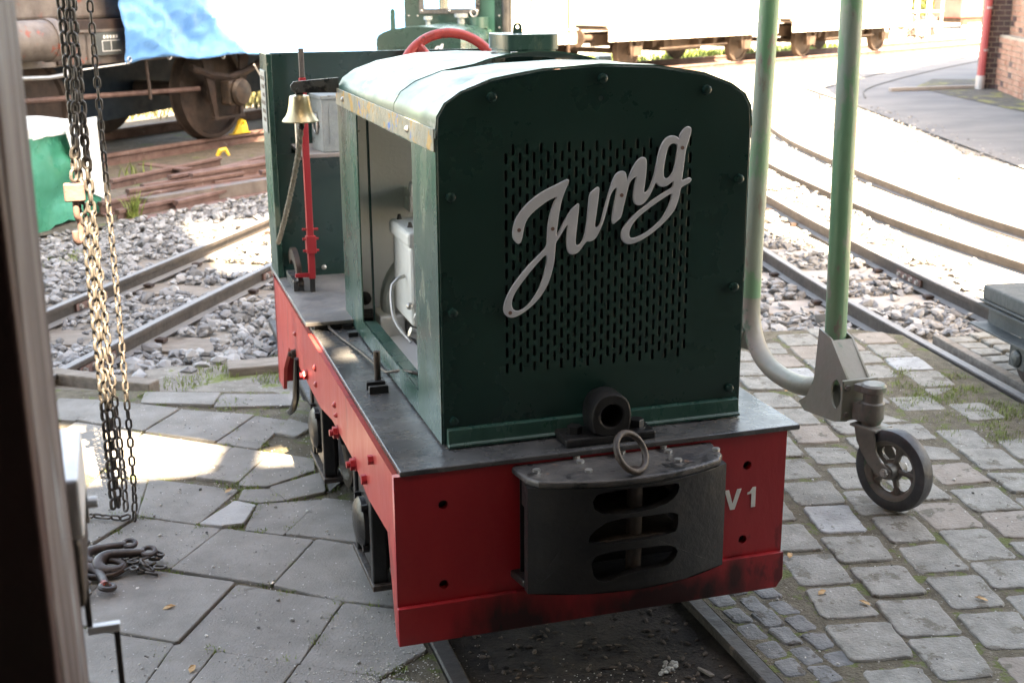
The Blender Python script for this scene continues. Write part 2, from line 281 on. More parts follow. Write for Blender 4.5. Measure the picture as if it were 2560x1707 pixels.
SLABS = [[[-0.923, 2.177], [-0.905, 2.306], [-0.641, 2.196], [-0.679, 2.059]], [[-0.675, 2.046], [-0.638, 2.188], [-0.382, 2.097], [-0.407, 1.968]],
[[-1.206, 2.322], [-1.069, 2.256], [-1.144, 2.05], [-1.268, 2.114]], [[-1.066, 2.257], [-0.796, 2.062], [-0.926, 1.86], [-1.139, 2.048]],
[[-0.79, 2.048], [-0.546, 1.908], [-0.699, 1.681], [-0.919, 1.853]], [[-0.543, 1.902], [-0.446, 1.817], [-0.572, 1.572], [-0.696, 1.676]],
[[-0.438, 1.819], [-0.367, 1.728], [-0.438, 1.644], [-0.503, 1.7]], [[-1.144, 2.031], [-0.931, 1.846], [-1.077, 1.484], [-1.294, 1.703]],
[[-0.925, 1.84], [-0.651, 1.608], [-0.793, 1.376], [-1.071, 1.482]], [[-0.648, 1.597], [-0.542, 1.52], [-0.666, 1.299], [-0.785, 1.373]],
[[-0.538, 1.519], [-0.416, 1.422], [-0.428, 1.32], [-0.583, 1.237], [-0.658, 1.268], [-0.662, 1.29]], [[-0.577, 1.224], [-0.405, 1.289], [-0.426, 1.131], [-0.544, 1.111]],
[[-0.393, 1.334], [-0.35, 1.309], [-0.35, 1.221], [-0.412, 1.14]], [[-0.397, 1.464], [-0.35, 1.451], [-0.35, 1.333], [-0.4, 1.351]],
[[-0.92, 1.404], [-0.667, 1.24], [-0.803, 1.023], [-0.96, 1.132]], [[-1.074, 1.469], [-0.927, 1.413], [-0.966, 1.136], [-1.175, 1.217]],
[[-0.687, 1.151], [-0.633, 1.102], [-0.681, 0.977], [-0.744, 0.977], [-0.798, 1.008]], [[-0.626, 1.112], [-0.444, 1.087], [-0.583, 0.872], [-0.68, 0.935]],
[[-0.438, 1.089], [-0.361, 1.044], [-0.35, 0.901], [-0.352, 0.73], [-0.577, 0.87]], [[-0.956, 1.121], [-0.809, 1.013], [-0.745, 0.962], [-0.89, 0.753], [-1.114, 0.925]],
[[-0.738, 0.954], [-0.511, 0.809], [-0.652, 0.575], [-0.889, 0.742]], [[-0.502, 0.803], [-0.352, 0.69], [-0.367, 0.364], [-0.5, 0.435], [-0.647, 0.57]],
[[-1.011, 0.8], [-0.74, 0.613], [-0.896, 0.348], [-1.155, 0.535]], [[-0.736, 0.605], [-0.499, 0.434], [-0.643, 0.174], [-0.892, 0.342]],
[[-0.495, 0.428], [-0.355, 0.336], [-0.36, 0.14], [-0.48, 0.062], [-0.638, 0.172]], [[-1.16, 0.531], [-0.903, 0.344], [-0.982, 0.164], [-1.231, 0.333]],
[[-0.898, 0.341], [-0.817, 0.283], [-0.903, 0.121], [-0.978, 0.162]], [[-0.812, 0.28], [-0.646, 0.171], [-0.734, 0.016], [-0.895, 0.118]],
[[-0.641, 0.167], [-0.481, 0.058], [-0.572, -0.093], [-0.728, 0.014]], [[-0.568, 1.211], [-0.548, 1.109], [-0.624, 1.115], [-0.676, 1.156], [-0.657, 1.232]],
[[-1.174, 1.202], [-0.967, 1.126], [-1.117, 0.933], [-1.298, 1.067]], [[-1.297, 1.053], [-1.016, 0.804], [-1.16, 0.542], [-1.402, 0.747]],
[[-.475, .05], [-.35, -.03], [-.35, -.22], [-.565, -.095]]]
# the same bond carried on outside the picture, towards the shed and to the left
ua, ub = Vector((.245, -.165)), Vector((-.15, -.262))
for i in range(-14, 4):
    for j in range(-9, 5):
        o = Vector((-.735, .01)) + ua * i + ub * j
        q = [o, o + ua, o + ua + ub, o + ub]
        if max(p.x for p in q) < -.36 and (all(p.y < -.02 or p.x < -1.25 for p in q) if j >= 0 else max(p.x for p in q) < -1.42) and min(p.y for p in q) > -1.25 and max(p.y for p in q) < 1.9 and min(p.x for p in q) > -4: SLABS.append([list(p) for p in q])
def paver(name, pts, h, mt, gap, rnd, tilt=.004, nseg=2, ins=(.0035, .012), wav=.0012):
    """one stone: polygon with slightly wavy, rounded top edge"""
    P = [Vector(p) for p in pts]; c = sum(P, Vector((0, 0))) / len(P); ring = []
    k = len(P)
    for i in range(k):
        a, bb = P[i], P[(i + 1) % k]; d = (bb - a); ln = d.length; nr = Vector((-d.y, d.x)).normalized()
        if nr.dot(c - a) < 0: nr = -nr
        for t in [0.0 + rnd / ln] + [s / nseg for s in range(1, nseg)] + [1 - rnd / ln]:
            w = random.uniform(-wav, wav)
            ring.append(a + d * t + nr * (gap + w))
    n = len(ring); tx, ty = random.uniform(-tilt, tilt), random.uniform(-tilt, tilt); hz = h + random.uniform(-.003, .003)
    def z(p, dz): return hz + dz + (p.x - c.x) / .15 * tx + (p.y - c.y) / .15 * ty
    lay = []
    for inset, dz in ((0, -.055), (0, -.006), (ins[0], -.0015), (ins[1], 0)):
        for p in ring:
            dv = (c - p); q = p + dv.normalized() * inset; lay.append((q.x, q.y, z(q, dz)))
    fs = []
    for L in range(3):
        for i in range(n): fs.append((L * n + i, L * n + (i + 1) % n, (L + 1) * n + (i + 1) % n, (L + 1) * n + i))
    fs.append(tuple(3 * n + i for i in range(n)))
    b = MB(); b.add(lay, fs); return b.build(name, mt, PAV, smooth=False)
for i, s in enumerate(SLABS):
    paver('slab', s, 0, m_slabp if i == 16 else m_slab, -.0022, .004, .0022, 4, (.0012, .004), .0012)
# setts right of the loco
e1, e2 = Vector((.98, -.2)), Vector((.2, .98))
def rx(y): return 2.095 + .155 * (y - 1.2) - .035     # right bound: near rail of the yard track
cnt = 0
for i in range(-2, 16):
    for j in range(-9, 14):
        c = e1 * (.3 + .1625 * i) + e2 * (.0 + .19 * j + (.095 if i % 2 else 0) + .012 * sin(i * 2.1)) + Vector((random.uniform(-.006, .006), random.uniform(-.006, .006)))
        hw, hl = .0725 + random.uniform(-.006, .004), .0845 + random.uniform(-.008, .006)
        q = [c - e1 * hw - e2 * hl, c + e1 * hw - e2 * hl, c + e1 * hw + e2 * hl, c - e1 * hw + e2 * hl]
        if any(p.x > rx(p.y) for p in q) or c.y > 2.24 or c.x < .52 or c.y < -1.25: continue
        if c.x < .63 and c.y < -.05 and random.random() < .5 and c.x < .55: continue
        q = [p + Vector((random.uniform(-.006, .006), random.uniform(-.006, .006))) for p in q]
        far = c.x > 1.55 and .85 < c.y < 1.5
        mt = random.choices([m_sett, m_settp, m_settb], [12, 1.2, 1.6])[0]
        paver('sett', q, (-.005 if far else -.001), mt, -.0005, .010, .0045, 6, (.0022, .006), .0026); cnt += 1
# small dark cobbles beside the rail
for i in range(3):
    for j in range(34):
        c = Vector((.385 + .062 * i, -1.2 + .085 * j + .04 * (i % 2)))
        if c.y > 1.55 or random.random() < .12: continue
        q = [c + Vector((dx + random.uniform(-.006, .006), dy + random.uniform(-.006, .006))) for dx, dy in ((-.0295, -.040), (.0295, -.040), (.0295, .040), (-.0295, .040))]
        paver('cobble', q, -.001, m_settd, .002, .01, .006, 2)
# thin pavers between the rails of the yard track
d2 = Vector((.147, 1)).normalized(); p2 = Vector((d2.y, -d2.x))
for i in range(3):
    for j in range(14):
        c = Vector((2.13, 1.2)) + p2 * (.18 + .125 * i) + d2 * (-.45 + .098 * j + (.04 if i % 2 else 0))
        q = [c - p2 * .055 - d2 * .042, c + p2 * .055 - d2 * .042, c + p2 * .055 + d2 * .042, c - p2 * .055 + d2 * .042]
        paver('paver', q, -.01, m_sett, .002, .008, .005, 2)
b = MB()
q = [Vector((2.13, 1.2)) + p2 * a + d2 * t for a, t in ((.10, -1.6), (.50, -1.6), (.50, .9), (.10, .9))]
b.prism([(p.x, p.y) for p in q], 'z', -.14, -.03); struct(b.build('track_infill', m_bed))
b = MB(); q = [Vector((2.13, 1.2)) + p2 * a + d2 * t for a, t in ((.075, -1.6), (.115, -1.6), (.115, .88), (.075, .88))]
b.prism([(p.x, p.y) for p in q], 'z', -.12, -.004); tag(b.build('guard_timber', m_wood, bev=.004), 'grey timber guard along the rail beside the low trolley', 'timber')
# asphalt road in the shade of the brick building and its verge
poly_sheet('road', [(5.6, 3.0), (6.4, 6.5), (8.3, 12.2), (9.2, 15.2), (13, 19), (22, 26), (26, 24), (14, 15.2), (11.6, 14.8), (9.3, 9.5), (9, 3)], -.078, m_asph)
poly_sheet('verge', [(9.3, 9.4), (10.6, 14.2), (11.9, 15.6), (13, 15), (11, 9)], -.072, m_verge)

poly_sheet('scrap_ground', [(-3.2, 5.2), (-.95, 6.35), (.4, 7.35), (1.3, 7.8), (3.5, 11.3), (6, 15), (3, 16), (-1, 13.5), (-5, 9.5)], -.078, m_scrap)
# ------------------------------------------------------------------ tracks
def resample(path, step):
    P = [Vector(p) for p in path]; out = []
    for i in range(len(P) - 1):
        n = max(1, int((P[i + 1] - P[i]).length / step))
        for k in range(n):
            t = k / n; p0, p1, p2_, p3 = P[max(i - 1, 0)], P[i], P[i + 1], P[min(i + 2, len(P) - 1)]
            out.append(.5 * ((2 * p1) + (p2_ - p0) * t + (2 * p0 - 5 * p1 + 4 * p2_ - p3) * t * t + (-p0 + 3 * p1 - 3 * p2_ + p3) * t ** 3))
    out.append(P[-1]); return out
def offset(path, d):
    P = path; out = []
    for i in range(len(P)):
        t = (P[min(i + 1, len(P) - 1)] - P[max(i - 1, 0)]).normalized(); out.append(P[i] + Vector((t.y, -t.x)) * d)
    return out
def railmesh(path, H=.085, hw=.021, fw=.035, top=0):
    k = H / .085
    pr = [(-fw, -H), (fw, -H), (fw, -H + .008 * k), (.006 * k, -H + .018 * k), (.006 * k, -.026 * k), (hw, -.02 * k), (hw, -.004 * k), (hw - .004, 0), (-hw + .004, 0), (-hw, -.004 * k), (-hw, -.02 * k), (-.006 * k, -.026 * k), (-.006 * k, -H + .018 * k), (-fw, -H + .008 * k)]
    b = MB(); n = len(pr); vs = []
    for i, p in enumerate(path):
        t = (path[min(i + 1, len(path) - 1)] - path[max(i - 1, 0)]).normalized(); s = Vector((t.y, -t.x))
        vs += [(p.x + s.x * a, p.y + s.y * a, top + z) for a, z in pr]
    fs = [(i * n + j, i * n + (j + 1) % n, (i + 1) * n + (j + 1) % n, (i + 1) * n + j) for i in range(len(path) - 1) for j in range(n)]
    fs += [tuple(range(n)), tuple((len(path) - 1) * n + j for j in range(n))]
    b.add(vs, fs); return b
EXCL = []      # (center, dir, halflen, halfwidth) boxes free of ballast
def track(label, path, gauge, mt, H=.085, top=0, sleepers=None, smat=None, slen=.62, sw=.11, name='railway_track', plates=()):
    T = empty(name, label, 'track', (path[0][0], path[0][1], 0)); inv = -Vector((path[0][0], path[0][1]))
    P = [p + inv for p in resample(path, .25)]
    for s in (0, gauge):
        railmesh(offset(P, s), H, .021 * H / .085, .035 * H / .085, top).build('rail', mt, T, smooth=True)
    if sleepers:
        acc = 0; last = P[0]; nxt = sleepers[0]
        for i in range(1, len(P)):
            acc += (P[i] - P[i - 1]).length
            if acc >= nxt:
                nxt += sleepers[1] * random.uniform(.93, 1.07); t = (P[i] - P[i - 1]).normalized(); s = Vector((t.y, -t.x)); c = P[i] + s * gauge / 2
                hl = slen * random.uniform(.96, 1.04); M = Matrix.Translation((c.x, c.y, top - H)) @ Matrix.Rotation(math.atan2(s.y, s.x) + random.uniform(-.03, .03), 4, 'Z')
                b = MB(); n = 8; pr = []
                for k in range(n + 1):
                    x = -hl + 2 * hl * k / n; w = sw + random.uniform(-.006, .006)
                    pr += [(x, -w, -.1), (x, w, -.1), (x, w, random.uniform(-.006, -.001)), (x, w * .3, random.uniform(-.003, 0)), (x, -w * .3, random.uniform(-.003, 0)), (x, -w, random.uniform(-.006, -.001))]
                fs = [(k * 6 + j, k * 6 + (j + 1) % 6, k * 6 + 6 + (j + 1) % 6, k * 6 + 6 + j) for k in range(n) for j in range(6)] + [(0, 1, 2, 3, 4, 5), tuple(n * 6 + j for j in range(6))]
                b.add(pr, fs, M); sp = b.build('sleeper', smat, T)
                for q in (0, gauge):
                    c2 = P[i] + s * q
                    for d in (-1, 1):
                        bb = MB(); e = c2 + s * d * .048 * H / .085; bb.box(-.022, .022, -.02, .02, 0, .016, Matrix.Translation((e.x, e.y, top - H + .004)) @ Matrix.Rotation(math.atan2(s.y, s.x), 4, 'Z'))
                        bb.build('rail_clip', m_rustd, T)
                cw = c - inv; EXCL.append((Vector((cw.x, cw.y)), Vector((s.x, s.y)), hl, sw))
    for (d, q) in plates:        # fishplates: distance along path, rail offset
        acc = 0
        for i in range(1, len(P)):
            acc += (P[i] - P[i - 1]).length
            if acc >= d: break
        t = (P[i] - P[i - 1]).normalized(); s = Vector((t.y, -t.x)); c = P[i] + s * q
        M = Matrix.Translation((c.x, c.y, top)) @ Matrix.Rotation(math.atan2(t.y, t.x), 4, 'Z')
        for sd in (-1, 1):
            b = MB(); b.box(-.14, .14, sd * .013 - .006, sd * .013 + .006, -.062, -.026, M); fpl = b.build('fishplate', m_rust, T)
            for x in (-.105, -.035, .035, .105):
                bb = MB(); p0 = M @ Vector((x, sd * .019, -.044)); bb.hexbolt(p0, M.to_3x3() @ Vector((0, sd, 0)), .011, .012, .014); bb.build('fishplate_bolt', m_bolt, fpl)
    return T
V2 = lambda *a: Vector(a)
T0 = track('dark narrow rails set in soil under the green locomotive', [V2(-.321, -3.2), V2(-.321, 0), V2(-.321, 3.2)], .642, m_raild)
T1 = track('narrow track with wooden sleepers crossing stone ballast behind the chains', [V2(-2.2, 1.05), V2(-1.25, 2.64), V2(-.73, 3.52), V2(-.18, 4.42), V2(.9, 6.2), V2(2.6, 9.0), V2(5, 13)], -.60, m_rail, sleepers=(.15, .78), smat=m_wood, plates=((1.95, 0), (3.85, 0), (3.1, -.6)))
T2 = track('narrow track beside the green hoist running under the low trolley', [V2(1.9, -.5), V2(2.13, 1.23), V2(2.244, 2.12), V2(2.357, 2.96), V2(2.53, 3.94), V2(2.8, 5.3), V2(3.3, 7.4), V2(4.2, 10)], .59, m_rail, sleepers=(3.3, .72), smat=m_concs, plates=((3.5, .59),))
T3 = track('sunlit narrow track curving through the pale yard towards the brick building', [V2(3.72, 2.6), V2(3.78, 3.8), V2(3.9, 4.9), V2(4.1, 5.95), V2(4.4, 7.3), V2(5.0, 9.4), V2(6.2, 12.4)], .6, m_rail, H=.07, top=-.03)
T4 = track('wide rusty track carrying the wagon under the blue tarpaulin', [V2(-3.2, 7.25), V2(-1.01, 9.38), V2(0, 10.36), V2(.6, 10.95), V2(4, 14.3), V2(9, 19)], -1.45, m_rust, H=.13, top=.03, sleepers=(.5, .8), smat=m_wood, slen=1.2)
T5 = track('far track under the pale flat wagons', [V2(3, 16), V2(8.7, 18.9), V2(15.2, 22.2), V2(24, 27)], -1.45, m_rust, H=.12, top=.02)
T6 = track('thin rails sunk in the shaded asphalt by the brick building', [V2(8.4, 13.2), V2(9.6, 14.9), V2(13, 18), V2(18, 22)], .6, m_raild, H=.04, top=-.064)
# ------------------------------------------------------------------ ballast (uncountable)
def inpoly(x, y, P):
    r = False
    for i in range(len(P)):
        (x1, y1), (x2, y2) = P[i], P[i - 1]
        if (y1 > y) != (y2 > y) and x < (x2 - x1) * (y - y1) / (y2 - y1) + x1: r = not r
    return r
t_ = (1 + 5 ** .5) / 2
ICO = [Vector(v).normalized() for v in ((-1, t_, 0), (1, t_, 0), (-1, -t_, 0), (1, -t_, 0), (0, -1, t_), (0, 1, t_), (0, -1, -t_), (0, 1, -t_), (t_, 0, -1), (t_, 0, 1), (-t_, 0, -1), (-t_, 0, 1))]
ICF = [(0, 11, 5), (0, 5, 1), (0, 1, 7), (0, 7, 10), (0, 10, 11), (1, 5, 9), (5, 11, 4), (11, 10, 2), (10, 7, 6), (7, 1, 8), (3, 9, 4), (3, 4, 2), (3, 2, 6), (3, 6, 8), (3, 8, 9), (4, 9, 5), (2, 4, 11), (6, 2, 10), (8, 6, 7), (9, 8, 1)]
RAILS = []
for pth, q in (([V2(-2.2, 1.05), V2(-1.25, 2.64), V2(-.18, 4.42), V2(.9, 6.2), V2(2.6, 9.0)], (0, -.6)), ([V2(2.244, 2.12), V2(2.357, 2.96), V2(2.53, 3.94), V2(2.8, 5.3), V2(3.3, 7.4), V2(4.2, 10)], (0, .59)), ([V2(3.72, 2.6), V2(3.78, 3.8), V2(3.9, 4.9), V2(4.1, 5.95), V2(4.4, 7.3), V2(5.0, 9.4)], (0, .6))):
    for s in q: RAILS.append(offset(resample(pth, .3), s))
def raild(p):
    best = 9
    for R in RAILS:
        for i in range(len(R) - 1):
            a, c = R[i], R[i + 1]
            if abs(a.x - p.x) > .6 or abs(a.y - p.y) > .6: continue
            d = c - a; t = max(0, min(1, (p - a).dot(d) / d.length_squared)); best = min(best, (a + d * t - p).length)
    return best
def scatter(name, poly, dens, lo, hi, base=-.085, mt=m_stone, seed=1, big=.0):
    rnd = random.Random(seed); xs_ = [p[0] for p in poly]; ys_ = [p[1] for p in poly]; A = (max(xs_) - min(xs_)) * (max(ys_) - min(ys_)); vs = []; fs = []
    shapes = []
    for _ in range(14):
        shapes.append([v * rnd.uniform(.55, 1.28) for v in ICO])
    for _ in range(int(A * dens)):
        x, y = rnd.uniform(min(xs_), max(xs_)), rnd.uniform(min(ys_), max(ys_))
        if not inpoly(x, y, poly): continue
        p = Vector((x, y)); sz = rnd.uniform(lo, hi) * (1.6 if rnd.random() < big else 1)
        rd = raild(p)
        if rd < .04 + sz * .6: continue
        bad = False
        for c, d, hl, hw in EXCL:
            q = p - c
            if abs(q.dot(d)) < hl + .01 and abs(q.dot(Vector((-d.y, d.x)))) < hw + sz * .3: bad = True; break
        if bad and rnd.random() < .93: continue
        M = Matrix.Rotation(rnd.uniform(0, 6.3), 3, 'Z') @ Matrix.Rotation(rnd.uniform(-.5, .5), 3, 'X') @ Matrix.Rotation(rnd.uniform(-.5, .5), 3, 'Y')
        sc = Vector((sz, sz * rnd.uniform(.6, .95), sz * rnd.uniform(.38, .7))); off = Vector((x, y, base + rnd.uniform(-.005, .028)))
        k = len(vs)
        for v in rnd.choice(shapes): vs.append(off + M @ Vector((v.x * sc.x, v.y * sc.y, v.z * sc.z)))
        fs += [(a + k, b_ + k, c_ + k) for a, b_, c_ in ICF]
    me = bpy.data.meshes.new(name); me.from_pydata(vs, [], fs); me.update()
    o = fin(name, me, mt); stuff(o); tag(o, {1: 'grey crushed stone ballast round the track behind the chains', 2: 'grey crushed stone ballast beside the green hoist', 3: 'coarse loose stones along the edge of the paving'}.get(seed, 'loose pale gravel in the sunlit yard'), 'ballast'); return o
scatter('ballast', [(-2.0, 2.6), (-1.1, 2.78), (.2, 2.86), (1.3, 2.8), (1.5, 7.6), (.3, 7.4), (-.95, 6.4), (-2.0, 5.4)], 620, .017, .034, seed=1, big=.10)
scatter('ballast', [(1.2, 2.44), (1.62, 2.38), (2.06, 2.27), (2.7, 2.25), (3.2, 2.6), (3.75, 4.6), (5.4, 10), (3.4, 10), (1.3, 4.5)], 620, .017, .032, seed=2, big=.08)
scatter('ballast', [(-1.25, 2.6), (-.5, 2.66), (-.3, 2.62), (.2, 2.7), (.2, 2.9), (-.5, 2.95), (-1.0, 2.86)], 170, .02, .045, base=-.06, seed=3, big=.2)
scatter('gravel', [(3.3, 2.6), (6, 4), (8.5, 12), (5.4, 12), (3.8, 4.8)], 110, .01, .026, base=-.10, seed=4)
L_OUT=[(-0.1516,0.926),(-0.1607,0.9365),(-0.1624,0.9505),(-0.1585,0.9698),(-0.1498,0.9873),(-0.1353,1.0045),(-0.1165,1.02),(-0.0963,1.0327),(-0.073,1.0425),(-0.0527,1.0511),(-0.0425,1.0559),(-0.0375,1.054),(-0.0395,1.0463),(-0.0481,1.0274),(-0.0539,1.011),(-0.0582,0.9917),(-0.0611,0.9723),(-0.0634,0.9555),(-0.0654,0.9393),(-0.0639,0.9392),(-0.058,0.9496),(-0.0478,0.9687),(-0.0376,0.9849),(-0.0317,0.993),(-0.0229,0.9995),(-0.0165,1.0039),(-0.0147,1.001),(-0.0155,0.992),(-0.0174,0.9725),(-0.0204,0.9472),(-0.0223,0.9275),(-0.0222,0.9167),(-0.0177,0.9135),(-0.0103,0.9182),(-0.0044,0.9292),(-0.001,0.9432),(0.0018,0.9628),(0.0039,0.9825),(0.0058,1.0049),(0.008,1.0216),(0.0124,1.0269),(0.0197,1.0321),(0.0271,1.0365),(0.0301,1.0338),(0.0296,1.026),(0.0275,1.0037),(0.0234,0.9757),(0.0207,0.956),(0.0223,0.9497),(0.0277,0.9505),(0.0327,0.9567),(0.037,0.9721),(0.0426,0.9944),(0.0483,1.0138),(0.054,1.0331),(0.0612,1.0524),(0.067,1.0618),(0.0759,1.0662),(0.0849,1.0666),(0.0895,1.0621),(0.0912,1.0537),(0.092,1.0446),(0.0934,1.0479),(0.0972,1.0562),(0.1015,1.0672),(0.1102,1.0821),(0.1191,1.0915),(0.1281,1.0944),(0.1351,1.0907),(0.1366,1.0795),(0.1359,1.0599),(0.1339,1.0403),(0.1313,1.0234),(0.1323,1.0183),(0.1366,1.0186),(0.142,1.0243),(0.1477,1.0367),(0.1534,1.0534),(0.1575,1.0729),(0.1614,1.0952),(0.167,1.1145),(0.1757,1.1294),(0.1877,1.1359),(0.1984,1.136),(0.2061,1.1324),(0.2094,1.1278),(0.2106,1.1364),(0.2164,1.1459),(0.2239,1.1526),(0.2315,1.1543),(0.2369,1.1507),(0.2372,1.1423),(0.2325,1.1257),(0.2269,1.1091),(0.2237,1.0867),(0.2214,1.0614),(0.2192,1.0444),(0.2185,1.0394),(0.2277,1.0426),(0.2369,1.0456),(0.2414,1.0425),(0.2403,1.0363),(0.2312,1.031),(0.2204,1.0264),(0.2165,1.0232),(0.2148,1.0104),(0.2107,0.9935),(0.202,0.9738),(0.1869,0.9574),(0.1718,0.9439),(0.1506,0.9279),(0.1293,0.9162),(0.111,0.9096),(0.0957,0.9083),(0.0849,0.9148),(0.0801,0.9266),(0.0822,0.9408),(0.0902,0.9532),(0.1036,0.9667),(0.1216,0.9813),(0.1427,0.9958),(0.1638,1.0089),(0.1851,1.02),(0.1966,1.0257),(0.1982,1.0341),(0.199,1.0398),(0.1938,1.0358),(0.1832,1.0292),(0.1725,1.0275),(0.1632,1.0317),(0.159,1.039),(0.1555,1.0335),(0.1483,1.0169),(0.1394,1.0031),(0.1305,0.9937),(0.1199,0.9905),(0.1106,0.9948),(0.1065,1.0049),(0.107,1.0219),(0.1097,1.0387),(0.1127,1.052),(0.1109,1.0527),(0.1019,1.0461),(0.0961,1.0366),(0.092,1.017),(0.0863,0.9947),(0.0822,0.9751),(0.0793,0.9667),(0.0703,0.9601),(0.0629,0.954),(0.0592,0.9579),(0.0587,0.9679),(0.0608,0.9848),(0.065,1.0072),(0.0691,1.0267),(0.0676,1.0313),(0.0631,1.0298),(0.0558,1.019),(0.0515,1.0023),(0.0459,0.98),(0.0401,0.9605),(0.0329,0.9439),(0.0255,0.9301),(0.0181,0.9226),(0.0091,0.9197),(0.004,0.9218),(0.0001,0.9189),(-0.0072,0.9094),(-0.0161,0.8986),(-0.028,0.8942),(-0.037,0.8971),(-0.0415,0.906),(-0.0431,0.9203),(-0.0432,0.9373),(-0.0412,0.9542),(-0.041,0.9598),(-0.0462,0.9531),(-0.055,0.9404),(-0.0624,0.9287),(-0.0668,0.9227),(-0.0676,0.9077),(-0.0696,0.8851),(-0.074,0.8625),(-0.0813,0.8401),(-0.0932,0.818),(-0.1109,0.7977),(-0.1287,0.7832),(-0.1464,0.7731),(-0.1612,0.768),(-0.1714,0.7694),(-0.1802,0.7774),(-0.183,0.7877),(-0.1799,0.8047),(-0.1725,0.8213),(-0.1607,0.8404),(-0.1431,0.8619),(-0.1255,0.8805),(-0.105,0.8989),(-0.0874,0.9147),(-0.0859,0.9316),(-0.0851,0.9513),(-0.0831,0.9708),(-0.0787,0.9901),(-0.0715,1.0092),(-0.0657,1.0183),(-0.0677,1.019),(-0.0759,1.0164),(-0.0904,1.0089),(-0.1079,0.9973),(-0.1224,0.9857),(-0.1325,0.9724),(-0.1369,0.9573),(-0.1399,0.9407),(-0.1428,0.9297),(-0.1472,0.9258)]
L_HOLES=[[(-0.0874,0.9006),(-0.1021,0.8874),(-0.1197,0.8687),(-0.1403,0.8445),(-0.155,0.8256),(-0.1645,0.8063),(-0.164,0.7919),(-0.1582,0.7836),(-0.1479,0.7819),(-0.1346,0.788),(-0.1198,0.8027),(-0.105,0.8246),(-0.0961,0.847),(-0.0903,0.8694),(-0.0873,0.8863)],[(0.2067,1.1142),(0.2004,1.1192),(0.1928,1.1195),(0.1853,1.1137),(0.1811,1.0999),(0.1777,1.0804),(0.1752,1.0608),(0.1765,1.0494),(0.1828,1.0449),(0.1903,1.0487),(0.1977,1.0597),(0.2018,1.0765),(0.2042,1.0961)],[(0.196,1.0143),(0.1793,1.0052),(0.1551,0.9908),(0.1309,0.9751),(0.1129,0.9604),(0.1026,0.9453),(0.0988,0.9326),(0.1009,0.9238),(0.1077,0.9211),(0.1199,0.924),(0.1381,0.9315),(0.1594,0.9461),(0.1774,0.9637),(0.1892,0.986),(0.1948,1.0029)]]
L_RIV=[(-0.1479,0.9552),(-0.0742,0.9534),(-0.1684,0.7801),(0.0799,1.0157),(0.217,1.1095)]

# ================================================================== LOCOMOTIVE (front beam at Y=0, rails at X=+-0.3)
LO = empty('locomotive', 'small dark green and red narrow gauge locomotive with grey script lettering on its bonnet', 'locomotive', (0, 0, 0))
def P_(mb, name, mt, par=None, **k): return mb.build(name, mt, par or LO, **k)
HL, HR, HY, HB = -.316, .379, .107, 1.25
HO = [(-.316, .498), (-.3165, 1.148), (-.312, 1.191), (-.296, 1.217), (-.264, 1.237), (-.202, 1.259), (-.09, 1.277), (.032, 1.282), (.154, 1.277), (.266, 1.259), (.328, 1.237), (.360, 1.217), (.375, 1.191), (.379, 1.148), (.378, .498)]
slots = []
for i in range(28):
    x = -.1735 + .01528 * i
    for k in range(14):
        z = (1.121 if i % 2 else 1.103) - .0344 * k; w, h = .0031, .0112
        slots.append([(x + w * cos(a), z + (h - w) * (1 if s else -1) + w * sin(a)) for s, a in [(1, 0), (1, pi / 3), (1, 2 * pi / 3), (1, pi), (0, pi), (0, 4 * pi / 3), (0, 5 * pi / 3), (0, 2 * pi)]])
slots.append(circ(.034, 1.218, .0055, 10))
plate('bonnet_front', HO, slots, .005, m_green, LO, bevel=.001, M=XZ(HY), smooth=True)
b = MB(); b.box(-.27, .335, .135, .20, .53, 1.16); P_(b, 'radiator_core', m_core)
LT = plate('script_lettering', chaikin(L_OUT, 2), [chaikin(h, 2) for h in L_HOLES], .007, m_letter, LO, bevel=.0018, M=XZ(HY - .0065)); LT['label'] = 'grey metal script reading Jung across the slotted grille'
for x, z in L_RIV:
    b = MB(); b.cyl((x, HY - .0105, z), (x, HY - .009, z), .0042, n=12); b.build('letter_rivet', m_rivet, LT)
for x, z in ((-.203, 1.228), (.035, 1.259), (.271, 1.229), (.356, 1.036), (-.292, 1.031), (.355, .795), (-.292, .789), (.353, .559), (-.294, .552)):
    b = MB(); p = Vector((x, HY - .002, z)); d = Vector((0, -1, 0)); b.tube([p, p + d * .004, p + d * .009, p + d * .011], [.0105, .0105, .0095, .006], 8); P_(b, 'front_bolt', m_green, smooth=True)
# folded foot under the front panel
b = MB(); b.prism([(.105, .536), (.092, .534), (.088, .505), (.082, .5025), (.082, .4965), (.109, .4965)], 'x', -.31, .374); P_(b, 'front_flange', m_greenw, bev=.0015)
